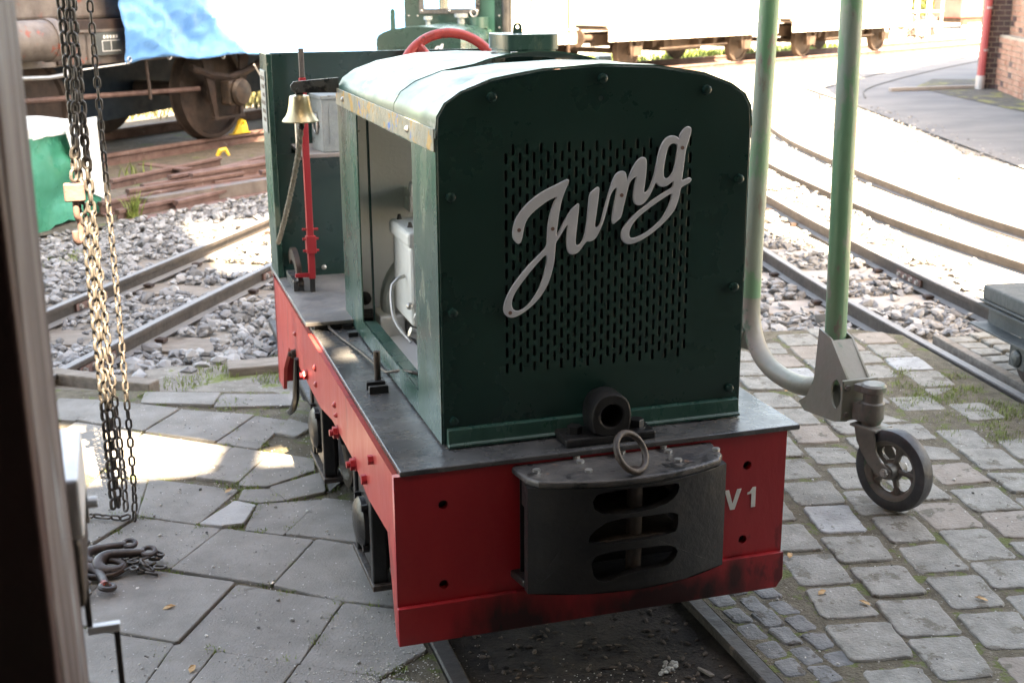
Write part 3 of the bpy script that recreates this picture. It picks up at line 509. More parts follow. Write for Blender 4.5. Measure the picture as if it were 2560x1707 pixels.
# roof: two sheets following the front outline, the rear one lifted at its front edge
arc = [p for p in HO if p[1] > 1.12]
def roofsheet(y0, y1, lift, nm, over):
    b = MB(); top = []; ys_ = [y0 + (y1 - y0) * i / 10 for i in range(11)]; n = 0
    A = []
    for i in range(len(arc) - 1):
        for k in range(3):
            t = k / 3; A.append((arc[i][0] * (1 - t) + arc[i + 1][0] * t, arc[i][1] * (1 - t) + arc[i + 1][1] * t))
    A.append(arc[-1]); n = len(A)
    for lay in (over, over - .003):
        for y in ys_:
            for x, z in A:
                u = (x - .0315) / .3475; l = lift(y, u); dv = Vector((u * .5, 0, 1)).normalized() if abs(u) < .9 else Vector((u, 0, .5)).normalized()
                w = .0022 * noise.noise((x * 9, y * 7, 3.1))
                b.v.append((x + dv.x * lay, y, z + dv.z * lay + l + w - .026 * (y - HY) / (HB - HY)))
    R = len(ys_)
    for L in range(2):
        for j in range(R - 1):
            for i in range(n - 1):
                k = L * R * n + j * n + i; b.f.append((k, k + 1, k + n + 1, k + n))
    o = R * n
    for j in range(R - 1):
        for i in (0, n - 1): k = j * n + i; b.f.append((k, k + n, k + n + o, k + o))
    for i in range(n - 1):
        for j in (0, R - 1): k = j * n + i; b.f.append((k, k + 1, k + 1 + o, k + o))
    return P_(b, nm, m_roof, smooth=True)
roofsheet(HY - .001, .505, lambda y, u: -.004 * max(0, (y - .4) / .105) * (abs(u) < .6), 'roof_sheet', .006)
roofsheet(.50, HB, lambda y, u: .001 + .019 * max(0, 1 - ((u + .0) / .42) ** 2) * max(0, 1 - (y - .50) / .16), 'roof_sheet', .0065)
# side walls: posts, sill, eave rail
for sx, X, sgn in ((0, HL, -1), (1, HR, 1)):
    O = [(HY + .002, .499), (HB, .499), (HB, 1.165), (HY + .002, 1.165)]; hole = chaikin([(.318, .552), (.985, .552), (.97, 1.118), (.325, 1.118)], 0)
    plate('side_panel', O, [hole], .004, m_greenw, LO, M=YZ(X + sgn * .002))
    b = MB()
    b.box(X - .018 * sgn - .016, X - .018 * sgn + .016, .318, .985, .545, .551); P_(b, 'side_sill', m_greenw, bev=.001)
    b = MB(); b.box(*sorted((X + sgn * .0042, X + sgn * .0075)), HY + .003, HB, 1.122, 1.168); P_(b, 'eave_strip', m_eave, bev=.001)
    b = MB()
    for y in (.34, 1.13): b.dome((X + sgn * .0072, y, 1.145), (sgn, 0, 0), .0085, .008)
    P_(b, 'eave_bolts', m_steel, smooth=True)
    b = MB(); b.box(X - sgn * .03 - .002, X - sgn * .03 + .002, .985, 1.0, .5, 1.15); P_(b, 'post_return', m_green)
plate('firewall', [(.0315 + (x - .0315) * .975, z if z < 1.1 else z - .034) for x, z in HO], [], .01, m_fire, LO, M=XZ(1.22))
b = MB(); b.box(-.31, .372, .2, 1.21, .496, .502); P_(b, 'engine_floor', m_fire)
# engine
en = MB(); en.box(-.222, -.04, .80, 1.02, .57, .79); E_ = P_(en, 'engine', m_engine, bev=.014, seg=3)
b = MB(); b.box(-.23, -.032, .79, 1.03, .785, .828); b.build('cylinder_head', m_engine, E_, bev=.012, seg=3)
b = MB()
for x, y in ((-.205, .87), (-.17, .82), (-.205, 1.0), (-.10, .82)): b.cyl((x, y, .826), (x, y, .842), .008, .004, 8)
b.build('head_studs', m_grime, E_)
b = MB(); M = Matrix.Translation((-.095, 1.05, .585)) @ Matrix.Rotation(pi / 2, 4, 'X'); b.lathe([(.02, -.03), (.15, -.03), (.158, -.02), (.158, .02), (.15, .03), (.02, .03)], M, 36); b.build('flywheel_housing', m_engine, E_, smooth=True)
b = MB(); b.box(-.20, .12, .62, 1.05, .502, .575); b.build('crankcase', m_grime, E_, bev=.01)
b = MB(); b.tube([(-.20, .80, .60), (-.21, .72, .575), (-.19, .62, .545), (-.16, .5, .53)], .008, 8); b.cyl((-.2, .815, .602), (-.203, .79, .598), .016, n=12); b.build('fuel_pipe', m_engine, E_, smooth=True)
b = MB(); b.box(-.145, -.06, 1.14, 1.214, .82, .885); b.cyl((-.15, 1.17, .85), (-.135, 1.17, .85), .012, n=10); b.build('fuel_filter', m_fire, E_, bev=.004)
b = MB(); b.box(-.30, -.21, 1.10, 1.2, .502, .53); b.dome((-.27, 1.214, .56), (0, -1, 0), .02, .03); P_(b, 'engine_mount', m_grime, smooth=True)
b = MB(); b.box(-.31, -.16, .36, .62, .502, .512); P_(b, 'floor_cover', m_plateg, bev=.002)
for pp, rr_ in (([(-.225, .86, .70), (-.262, .85, .68), (-.27, .80, .60), (-.24, .74, .55)], .005), ([(-.18, .79, .60), (-.20, .70, .60), (-.235, .66, .57), (-.23, .58, .53)], .007), ([(-.10, .80, .83), (-.12, .78, .90), (-.16, 1.0, .93), (-.14, 1.14, .87)], .006)):
    b = MB(); b.tube(resample([Vector(q) for q in pp], .02), rr_, 8); b.build('engine_pipe', m_engine if rr_ > .0055 else m_steel, E_, smooth=True)
b = MB(); b.lathe([(.004, 0), (.02, 0), (.02, .012), (.013, .018), (.013, .04), (.004, .042)], Matrix.Translation((-.215, .70, .575)) @ Matrix.Rotation(-1.2, 4, 'Y'), 16); b.build('engine_fitting', m_steel, E_, smooth=True)
b = MB(); b.box(-.27, -.20, .98, 1.10, .502, .56); b.build('engine_foot', m_fire, E_, bev=.004)
b = MB(); b.dome((-.226, .795 + .01, .63), (-.5, -1, 0), .01, .01); b.build('plug', m_steel, E_)
# footplates
b = MB(); b.box(-.4375, .479, -.006, 1.20, .4817, .4937); P_(b, 'front_footplate', m_blackp, bev=.0025)
b = MB(); b.box(-.458, .482, 1.135, 1.95, .508, .5195); P_(b, 'rear_footplate', m_plateg, bev=.0025)
b = MB(); b.box(-.43, .44, 1.15, 1.94, .482, .508); P_(b, 'footplate_packing', m_iron)
# buffer beam with bolt holes, lower lip
holes = [circ(x, z, .0105, 12) for x, z in ((-.347, .408), (-.349, .227), (.354, .409), (.351, .230))]
BM = plate('buffer_beam', [(-.45, .104), (.44, .104), (.45, .115), (.45, .4812), (-.45, .4812)], holes, .016, m_red, LO, M=XZ(.008))
b = MB(); b.prism([(-.452, .103), (.436, .103), (.452, .125), (.4505, .19), (-.452, .19)], 'y', -.013, .0); b.build('beam_lip', m_red, BM, bev=.002)
b = MB(); b.box(-.44, .44, .018, .026, .11, .48); P_(b, 'beam_backing', m_iron)
# V1
vm = plate('number_marking', [(.300, .3555), (.311, .3555), (.321, .321), (.331, .3555), (.342, .3555), (.3265, .307), (.3155, .307)], [], .0008, m_white, BM, M=XZ(-.0006)); vm['label'] = 'white painted letter V on the red beam'
vm = plate('number_marking', [(.357, .3435), (.364, .3465), (.370, .3555), (.378, .3555), (.378, .307), (.3675, .307), (.3675, .3405), (.357, .3385)], [], .0008, m_white, BM, M=XZ(-.0006)); vm['label'] = 'white painted figure 1 on the red beam'
# side frames
for sgn in (-1, 1):
    O = [(.018, .4805), (1.93, .4805), (1.93, .105), (1.84, .105), (1.80, .19), (1.62, .315), (.98, .315), (.78, .345), (.5, .345), (.30, .315), (.085, .325), (.03, .105), (.018, .105)]
    plate('side_frame', O, [], .012, m_redw, LO, M=YZ(sgn * .443))
    for y in (1.08, 1.3, .62): pass
    for (y, z, r, k) in ((1.439, .408, .0085, 0), (1.04, .413, .011, 0), (1.039, .365, .010, 0), (.719, .407, .009, 0), (.70, .385, .007, 0), (1.465, .337, .014, 1), (1.219, .341, .014, 1), (.697, .340, .016, 1), (.454, .343, .015, 1), (.226, .438, .011, 2), (.316, .357, .012, 2)):
        b = MB(); p = Vector((sgn * .449, y, z)); d = Vector((sgn, 0, 0))
        if k == 0: b.dome(p, d, r, .009)
        elif k == 1: b.hexbolt(p, d, r, .013, r * 1.2); b.cyl(p, p + d * .022, r * .55, n=10)
        else: b.hexbolt(p, d, r, .012)
        P_(b, 'frame_bolt' if k else 'frame_rivet', (m_rustd if (k == 1 and y > 1.4) else (m_red if k else m_redw)), smooth=(k == 0))
    b = MB(); b.box(*sorted((sgn * .437, sgn * .449)), 0.012, .0195, .1, .48); P_(b, 'frame_edge', m_redw)
b = MB(); b.box(-.45, .45, 1.93, 1.95, .104, .508); P_(b, 'rear_beam', m_red, bev=.002)
# axles, wheels, axle boxes
for ya in (.46, 1.17):
    for sgn in (-1, 1):
        M = Matrix.Translation((sgn * .33, ya, .175)) @ Matrix.Rotation(sgn * pi / 2, 4, 'Y')
        b = MB(); b.lathe([(.02, -.03), (.19, -.03), (.193, -.018), (.176, -.014), (.172, .03), (.15, .032), (.14, .018), (.05, .018), (.045, .035), (.02, .035)], M, 40); w = P_(b, 'wheel', m_ironr, smooth=True)
        x0, x1 = sgn * .385, sgn * .43
        b = MB(); b.box(*sorted((x0, x1)), ya - .075, ya + .075, .085, .30); A = P_(b, 'axle_box', m_iron, bev=.008)
        b = MB(); b.lathe([(.01, 0), (.062, 0), (.062, .012), (.05, .022), (.02, .028), (.01, .028)], Matrix.Translation((sgn * .43, ya, .19)) @ Matrix.Rotation(sgn * pi / 2, 4, 'Y'), 20); b.build('axle_box_cover', m_iron, A, smooth=True)
        for k in range(4):
            a = pi / 4 + k * pi / 2; b = MB(); b.hexbolt((sgn * .432, ya + .062 * cos(a), .19 + .075 * sin(a)), (sgn, 0, 0), .009, .014); b.build('cover_bolt', m_iron, A)
        for s2 in (-1, 1):
            b = MB(); b.box(*sorted((sgn * .40, sgn * .436)), ya + s2 * .10 - .014, ya + s2 * .10 + .014, .075, .318); P_(b, 'horn_guide', m_iron, bev=.004)
        b = MB(); b.box(*sorted((sgn * .385, sgn * .44)), ya - .13, ya + .13, .062, .076); P_(b, 'keeper_plate', m_ironr, bev=.002)
    b = MB(); b.cyl((-.33, ya, .175), (.33, ya, .175), .035, n=14); P_(b, 'axle', m_ironr, smooth=True)
b = MB(); b.box(-.36, .36, .03, 1.92, .33, .47); P_(b, 'frame_tank', m_iron)
b = MB(); b.tube([(-.455, 1.40, .34), (-.458, 1.44, .20), (-.458, 1.52, .14), (-.46, 1.60, .10), (-.46, 1.66, .085)], [.008, .011, .011, .01, .006], 8); P_(b, 'brake_hook', m_iron, smooth=True)
# coupler box: curved face with three pockets
CX = .0325
top_out = []
def cy(x): u = (x - CX) / .225; return -.088 - .052 * (1 - u * u)
xs_ = [CX - .225 + .45 * i / 24 for i in range(25)]
out = [(CX - .222, .012), (CX - .235, .0)] + [(CX - .225, -.07)] + [(x, cy(x)) for x in xs_[1:-1]] + [(CX + .225, -.07), (CX + .235, .0), (CX + .235, .012)]
b = MB(); b.prism([(CX + (x - CX) * .985, y - .001) for x, y in out], 'z', .458, .475); CO = P_(b, 'coupler_top', m_irontop, bev=.006, seg=3)
b = MB(); b.prism([(x, y + .014 if y < -.03 else y) for x, y in out], 'z', .222, .238); b.build('coupler_base', m_iron, CO, bev=.003)
pk = [chaikin([(-.093, .437), (-.06, .45), (.07, .446), (.088, .442), (.08, .418), (.05, .404), (-.03, .398), (-.085, .404)], 1),
      chaikin([(-.10, .336), (-.094, .36), (-.055, .385), (.03, .383), (.085, .381), (.086, .352), (.078, .336)], 1),
      chaikin([(-.095, .300), (-.06, .313), (.06, .311), (.088, .296), (.082, .276), (.06, .265), (.02, .266), (-.03, .262), (-.06, .250), (-.085, .255)], 1)]
FO = [(-.222, .234), (.222, .234), (.222, .4635), (-.222, .4635)]
FO = [(-.224 + .448 * i / 30, .222) for i in range(31)] + [(.224 - .448 * i / 30, .4585) for i in range(31)]
pk = [[(x * 1.09 + .002, z + (z - (.425, .36, .283)[n]) * .12) for x, z in q] for n, q in enumerate(pk)]
fp = plate('coupler_face', FO, pk, .022, m_iron, CO, M=XZ(0))
me = fp.data
bm = bmesh.new(); bm.from_mesh(me)
bmesh.ops.triangulate(bm, faces=bm.faces)
for _ in range(2):
    ed = [e for e in bm.edges if abs(e.verts[0].co.x - e.verts[1].co.x) > .03]
    if ed: bmesh.ops.subdivide_edges(bm, edges=ed, cuts=1)
    bmesh.ops.triangulate(bm, faces=bm.faces)
for v in bm.verts: v.co.y += cy(v.co.x + CX) + .012; v.co.x += CX
bm.to_mesh(me); bm.free(); me.polygons.foreach_set('use_smooth', [True] * len(me.polygons)); me.set_sharp_from_angle(angle=rad(40))
for s in (-1, 1):
    b = MB(); b.box(CX + s * .212 - .006, CX + s * .212 + .006, -.072, -.03, .40, .463); b.build('coupler_cheek', m_iron, CO)
    b = MB(); b.box(CX + s * .205 - .012, CX + s * .205 + .012, -.016, -.0135, .225, .463); b.build('coupler_back', m_iron, CO)
    b = MB(); b.hexbolt((CX + s * .195, -.04, .425), (s, 0, 0), .018, .014, .022); b.build('coupler_bolt', m_ironr, CO)
b = MB(); b.box(CX - .205, CX + .205, -.022, -.0135, .225, .463); b.build('coupler_back', m_iron, CO)
b = MB()
b.box(CX - .11, CX + .11, -.125, -.02, .322, .336); b.box(CX - .11, CX + .11, -.115, -.02, .388, .396); b.build('coupler_shelves', m_ironr, CO, bev=.002)
b = MB(); b.cyl((.040, -.10, .245), (.040, -.10, .478), .0165, n=16); pin = b.build('coupling_pin', m_ironr, CO, smooth=True)
ctr = Vector((.028, -.104, .517)); nn = Vector((.40, -.74, .54)).normalized(); aa = Vector((0, 0, 1)).cross(nn).normalized(); bb_ = nn.cross(aa)
b = MB(); b.tube([ctr + aa * cos(t) * .040 + bb_ * sin(t) * .042 for t in [2 * pi * i / 28 for i in range(28)]], .0068, 10, closed=True); b.build('pin_ring', m_ironr, pin, smooth=True)
for x, y in ((-.158, -.046), (-.054, -.026), (-.054, .0), (.050, .0), (-.056, -.081), (.147, .0), (.147, -.028), (.145, -.083), (.249, -.051)):
    b = MB(); b.hexbolt((x, y, .475), (0, 0, 1), .0085, .006); b.build('cover_bolt', m_steel, CO)
for x, y in ((-.159, -.006), (.243, -.004)):
    b = MB(); b.cyl((x, y, .4745), (x, y, .4757), .006, n=12); b.build('dark_hole_disc', m_core, CO)  # flat black disc, its colour stands in for the shade inside a hole
# towing-eye casting on the footplate
b = MB()
pf = [(-.038, .512), (-.046, .545), (-.043, .575), (-.03, .597), (0, .606), (.03, .597), (.043, .575), (.046, .545), (.038, .512)]
BX = .0325
ring = [(BX + x, z) for x, z in chaikin(pf, 1)]
br = plate('pin_casting', ring, [circ(BX, .556, .0255, 20)], .066, m_iron, LO, bevel=.004, M=XZ(.046), smooth=True)
b = MB(); b.cyl((BX, .074, .556), (BX, .078, .556), .026, n=20); b.build('casting_back', m_core, br)
b = MB(); b.box(BX - .104, BX + .104, .012, .098, .4945, .513); b.build('casting_foot', m_iron, br, bev=.005)
for s in (-1, 1):
    b = MB(); b.hexbolt((BX + s * .072, .05, .512), (0, 0, 1), .0165, .019, .021); b.build('casting_bolt', m_iron, br, bev=.001)
# bits on the footplate
b = MB(); b.cyl((-.36, .594, .4935), (-.36, .594, .577), .0085, n=12); P_(b, 'locating_pin', m_ironr, smooth=True)
for y in (.555, .518):
    b = MB(); b.box(-.397, -.350, y - .006, y + .006, .4935, .512); P_(b, 'welded_lug', m_iron, bev=.001)
for y in (1.14, 1.05):
    b = MB(); b.box(-.352, -.325, y - .012, y + .012, .4935, .507); P_(b, 'plate_cleat', m_iron, bev=.001)
b = MB(); b.tube([(-.39, 1.165, .51), (-.392, 1.12, .503), (-.375, 1.02, .499), (-.35, .86, .50), (-.338, .72, .503), (-.332, .62, .512), (-.318, .52, .545), (-.30, .46, .556), (-.25, .42, .545)], .004, 7); P_(b, 'cable', m_ironr, smooth=True)
# bell, bracket, rope
b = MB(); b.prism([(HL, 1.155), (-.44, 1.158), (-.450, 1.166), (-.452, 1.178), (-.443, 1.189), (-.40, 1.192), (HL, 1.197)], 'y', 1.232, 1.238); b.cyl((-.433, 1.225, 1.168), (-.433, 1.245, 1.168), .004, n=10); BR = P_(b, 'bell_bracket', m_blackp, bev=.001)
BEL = Matrix.Translation((-.427, 1.245, 0))
b = MB(); b.lathe([(.004, 1.152), (.012, 1.152), (.0265, 1.149), (.0285, 1.144), (.031, 1.125), (.035, 1.105), (.041, 1.093), (.0485, 1.084), (.0515, 1.0795), (.0505, 1.077), (.046, 1.079), (.036, 1.095), (.028, 1.12), (.02, 1.14), (.004, 1.142)], BEL, 36); BL = P_(b, 'bell', m_brass, smooth=True); BL['label'] = 'polished brass bell'
b = MB(); b.box(-.437, -.417, 1.238, 1.252, 1.148, 1.172); b.build('bell_hanger', m_iron, BL)
b = MB(); b.cyl((-.427, 1.245, 1.14), (-.425, 1.245, 1.075), .004, n=8); b.tube([(-.425, 1.245, 1.08), (-.425, 1.245, 1.07), (-.426, 1.245, 1.062), (-.426, 1.245, 1.052)], [.004, .009, .009, .003], 10); b.build('bell_clapper', m_iron, BL, smooth=True)
rp = [(-.427, 1.248, 1.056), (-.431, 1.26, 1.02), (-.436, 1.28, .97), (-.444, 1.32, .91), (-.452, 1.38, .84), (-.460, 1.45, .77), (-.466, 1.54, .70), (-.466, 1.62, .66)]
b = MB(); Q = resample(rp, .004)
for k in range(3):
    pts = []
    for i, p in enumerate(Q):
        a = i * .42 + k * 2.094; pts.append((p.x + .0042 * cos(a), p.y + .0042 * sin(a), p.z))
    b.tube(pts, [.0046] * len(pts), 6)
P_(b, 'bell_rope', m_rope, smooth=True)
# cab
b = MB(); b.box(-.438, .44, 1.745, 1.753, .5195, .925); P_(b, 'cab_front_panel', m_green, bev=.001)
b = MB(); b.box(-.438, .44, 1.905, 1.915, .5195, 1.235); P_(b, 'cab_rear_panel', m_green, bev=.001)
for s in (-1, 1):
    b = MB(); b.box(*sorted((s * .438, s * .456)), 1.742, 1.925, .5195, 1.24); sp = P_(b, 'cab_side_post', m_greenw, bev=.003)
    b = MB(); b.box(*sorted((s * .392, s * .438)), 1.743, 1.7445, .9255, 1.238); b.build('post_flange', m_green, sp)
b = MB(); b.box(-.4605, -.456, 1.775, 1.90, .99, 1.185); dp = P_(b, 'data_plate', m_box, bev=.001)
for k in range(6):
    b = MB(); b.box(-.4612, -.4604, 1.79, 1.885 - .02 * (k % 3), 1.155 - .026 * k, 1.167 - .026 * k); b.build('plate_line', m_ironr, dp)
b = MB(); b.box(-.372, .3, 1.615, 1.9045, .925, .937); P_(b, 'cab_shelf', m_shelf, bev=.002)
for x, z in ((-.304, .545), (-.1, .545)):
    b = MB(); b.dome((x, 1.745, z), (0, -1, 0), .009, .006); P_(b, 'panel_bolt', m_steel, smooth=True)
# red lever with pawl, quadrant
d0, d1 = Vector((-.377, 1.52, .53)), Vector((-.366, 1.60, 1.262)); dl = (d1 - d0).normalized()
M = Matrix.Translation(d0) @ Vector((0, 0, 1)).rotation_difference(dl).to_matrix().to_4x4(); Ln = (d1 - d0).length
b = MB(); b.box(-.010, .010, -.012, .012, .03, Ln * .88, M); LV = P_(b, 'brake_lever', m_red, bev=.002)
b = MB(); b.box(-.008, .008, -.007, .007, Ln * .88, Ln, M); b.build('lever_grip', m_rustpaint, LV, bev=.003)
b = MB(); b.box(-.014, .016, -.018, .018, .11, .165, M); b.build('pawl_box', m_red, LV, bev=.002)
for z in (.118, .155, .185):
    b = MB(); b.cyl(M @ Vector((-.024, 0, z)), M @ Vector((.026, 0, z)), .0042, n=8); b.build('pawl_bolt', m_red, LV)
b = MB(); b.box(-.052, .010, -.008, .008, .036, .048, M); b.build('pawl_arm', m_red, LV)
b = MB(); b.box(-.007, .007, -.010, .010, -.012, .035, M); b.build('lever_foot', m_iron, LV)
b = MB(); b.cyl(M @ Vector((-.022, 0, .40)), M @ Vector((-.022, 0, .56)), .008, n=10); b.build('trigger_rod', m_steel, LV, smooth=True)
b = MB(); pq = []
for i in range(15):
    a = rad(38 + 104 * i / 14); pq.append((1.66 + .135 * cos(a), .470 + .135 * sin(a) if False else .48 + .135 * sin(a)))
tooth = []
for i in range(40):
    a = rad(20 + 112 * i / 39); r = .145 if (i // 1) % 2 else .136; tooth.append((1.655 - r * cos(a), .49 + r * sin(a)))
inner = [(1.655 - .105 * cos(rad(20 + 112 * i / 15)), .49 + .105 * sin(rad(20 + 112 * i / 15))) for i in range(15, -1, -1)]
plate('quadrant', [p for p in tooth + inner if p[1] > .5] , [], .016, m_ironr, LO, M=YZ(-.412))
b = MB(); b.box(-.434, -.401, 1.535, 1.71, .5192, .552); P_(b, 'quadrant_block', m_blackp, bev=.002)
# hand wheel
ctr = Vector((.168, 1.82, 1.118)); aa, bb_ = Vector((1, 0, 0)), Vector((0, .25, .97)).normalized()
b = MB(); b.tube([ctr + aa * cos(t) * .178 + bb_ * sin(t) * .178 for t in [2 * pi * i / 48 for i in range(48)]], .0165, 12, closed=True); HW = P_(b, 'hand_wheel', m_redw, smooth=True)
for k in range(4):
    t = rad(38 + 90 * k); b = MB(); b.tube([ctr + aa * cos(t) * .03 + bb_ * sin(t) * .03, ctr + aa * cos(t) * .17 + bb_ * sin(t) * .17], [.016, .018], 10); b.build('wheel_spoke', m_redw, HW, smooth=True)
b = MB(); b.cyl(ctr - Vector((0, .04, -.01)), ctr + Vector((0, .08, -.02)), .034, n=16); b.build('wheel_hub', m_redw, HW, smooth=True)
# filler box on the bonnet
def rrect(x0, x1, y0, y1, r, n=5):
    out = []
    for cx_, cy_, a0 in ((x1 - r, y1 - r, 0), (x0 + r, y1 - r, 90), (x0 + r, y0 + r, 180), (x1 - r, y0 + r, 270)):
        for i in range(n + 1): a = rad(a0 + 90 * i / n); out.append((cx_ + r * cos(a), cy_ + r * sin(a)))
    return out
b = MB(); b.prism(rrect(.086, .232, .93, 1.10, .03), 'z', 1.235, 1.29); FB = P_(b, 'filler_box', m_greenw, smooth=True)
b = MB(); b.prism(rrect(.080, .238, .924, 1.106, .034), 'z', 1.2755, 1.317); b.build('filler_lid', m_greenw, FB, smooth=True, bev=.002)
plate('lifting_lug', [(-.013, 0), (.013, 0), (.012, .02), (.006, .027), (-.006, .027), (-.012, .02)], [circ(0, .0165, .0055, 12)], .006, m_greenw, FB, M=Matrix.Translation((.157, 1.06, 1.316)) @ XZ(0))
for x, y in ((.03, .86), (.075, .83)):
    b = MB(); b.hexbolt((x, y, 1.268), (0, 0, 1), .010, .010); P_(b, 'roof_bolt', m_box)
b = MB(); b.box(.196, .229, .535, .565, 1.26, 1.2785); P_(b, 'roof_cap', m_box, bev=.003)
# tool box standing on the shelf
TB = empty('tool_box', 'battered grey metal box with a ring handle on the cab shelf beside the brass bell', 'metal box', (-.262, 1.70, .9372), rad(8))
b = MB(); b.box(-.052, .075, -.06, .06, 0, .165); b.build('box_body', m_box, TB, bev=.003)
b = MB(); b.box(-.056, .079, -.064, .064, .1652, .178); b.build('box_lid', m_box, TB, bev=.003)
b = MB(); b.box(-.03, .06, -.0615, -.0602, .025, .14); b.build('box_rib', m_box, TB)
b = MB(); b.tube([Vector((-.0565, .0 + .024 * cos(t), .085 + .030 * sin(t))) for t in [2 * pi * i / 20 for i in range(20)]], .0035, 8, closed=True); b.build('ring_handle', m_steel, TB, smooth=True)
b = MB(); b.box(-.0545, -.0522, -.012, .012, .105, .125); b.build('handle_clip', m_steel, TB)

# ================================================================== SHED behind the camera (gable outline and roof openings shaped for shade and sun on the yard)
SH = empty('engine_shed', 'brick engine shed with a wide two-bay doorway opening onto the paving', 'shed', (1.0, -1.4, 0))
def shp(b, name, mt, **k): return b.build(name, mt, SH, loc=(-1.0, 1.4, 0), **k)
wall = [(-9, -.1), (-4.4, -.1), (-4.4, 4.2), (3.02, 4.2), (3.02, -.1), (3.42, -.1), (3.42, 8.1), (3.0, 8.1), (3.0, 13.6), (1.7, 13.6), (1.7, 14.3), (.9, 14.3), (.9, 16.5), (-9, 16.5)]
w_ = plate('shade_gable', wall, [[(.05, 6.9), (1.3, 6.9), (1.3, 9.1), (.05, 9.1)]], .24, m_shed, SH, M=Matrix.Translation((0, 0, 0)) @ XZ(-1.38)); w_.location = (-1.0, 1.4, 0)  # unseen gable; height, steps and opening invented to shape shade and sun ahead
rf = plate('shed_roof', [(-9, -13), (3.45, -13), (3.45, -1.5), (-9, -1.5)], [
    [(-.98, -2.37), (-.44, -2.38), (-.38, -2.16), (-.45, -2.08), (-.98, -1.70)], [(-.285, -2.38), (-.15, -2.40), (-.17, -2.2), (-.26, -2.24)], [(-.15, -2.56), (-.06, -2.56), (-.07, -2.42), (-.13, -2.44)]], .02, m_roofs, SH, M=Matrix.Translation((0, 0, 4.5))); rf.location = (-1.0, 1.4, 0)  # openings cut where they drop sun patches on chains, slabs and footplate
b = MB(); b.box(-9, -8.8, -13, -1.5, -.1, 4.45); shp(b, 'shed_side_wall', m_shed)
b = MB(); b.box(3.22, 3.42, -13, -1.5, -.1, 4.45); shp(b, 'shed_side_wall', m_shed)
b = MB(); b.box(-9, 3.42, -13.2, -13.001, -.1, 4.45); shp(b, 'shed_back_wall', m_shed)
# door jamb with its lock and bolt rods
JB = empty('door_post', 'weathered timber door post with iron lock and cranked bolt rods beside the hanging chains', 'door post', (-1.06, -1.38, 0))
def jp(b, name, mt, par=None, **k): 
    o = b.build(name, mt, par or JB, **k); o.location = (1.06, 1.38, 0) if par is None else (0, 0, 0); return o
b = MB(); n = 24; ring = []
for k in range(n + 1):
    z = 4.2 * k / n; w = .0015 * sin(k * 1.7)
    ring += [(-1.128, -1.50, z), (-.9985 + w, -1.503, z), (-.9975 + w * .6, -1.262, z), (-1.128, -1.262, z)]
b.add(ring, [(k * 4 + j, k * 4 + (j + 1) % 4, k * 4 + 4 + (j + 1) % 4, k * 4 + 4 + j) for k in range(n) for j in range(4)] + [(0, 1, 2, 3), tuple(n * 4 + j for j in range(4))]); jp(b, 'jamb_post', m_jamb, bev=.004)
b = MB(); b.box(-1.129, -1.0005, -1.53, -1.5035, 0, 4.2); jp(b, 'jamb_face', m_jambr, bev=.003)
b = MB(); b.box(-1.05, -.992, -1.2615, -1.10, .905, .972); LK = jp(b, 'lock_case', m_lock, bev=.006)
b = MB(); b.box(-1.04, -.988, -1.2615, -1.115, .973, 1.03); b.build('lock_plate', m_lockw, LK, bev=.003)
b = MB(); b.dome((-1.0, -1.115, 1.0), (0, -1, 0), .006, .008); b.build('plate_rivet', m_lock, LK)
b = MB(); b.box(-1.003, -.997, -1.106, -1.099, .803, .955); jp(b, 'bolt_rod', m_lock, bev=.001)
b = MB(); b.box(-1.003, -.970, -1.107, -1.098, .799, .808); jp(b, 'bolt_crank', m_lockw, bev=.001)
b = MB(); b.box(-.977, -.971, -1.1055, -1.0995, .02, .799); jp(b, 'bolt_rod', m_lock, bev=.001)
b = MB(); b.box(-.994, -.989, -1.11, -1.10, .925, .985); jp(b, 'bolt_guide', m_lockw)
b = MB(); b.cyl((-.996, -1.105, .945), (-.980, -1.105, .945), .006, n=10); jp(b, 'bolt_knob', m_lockw)

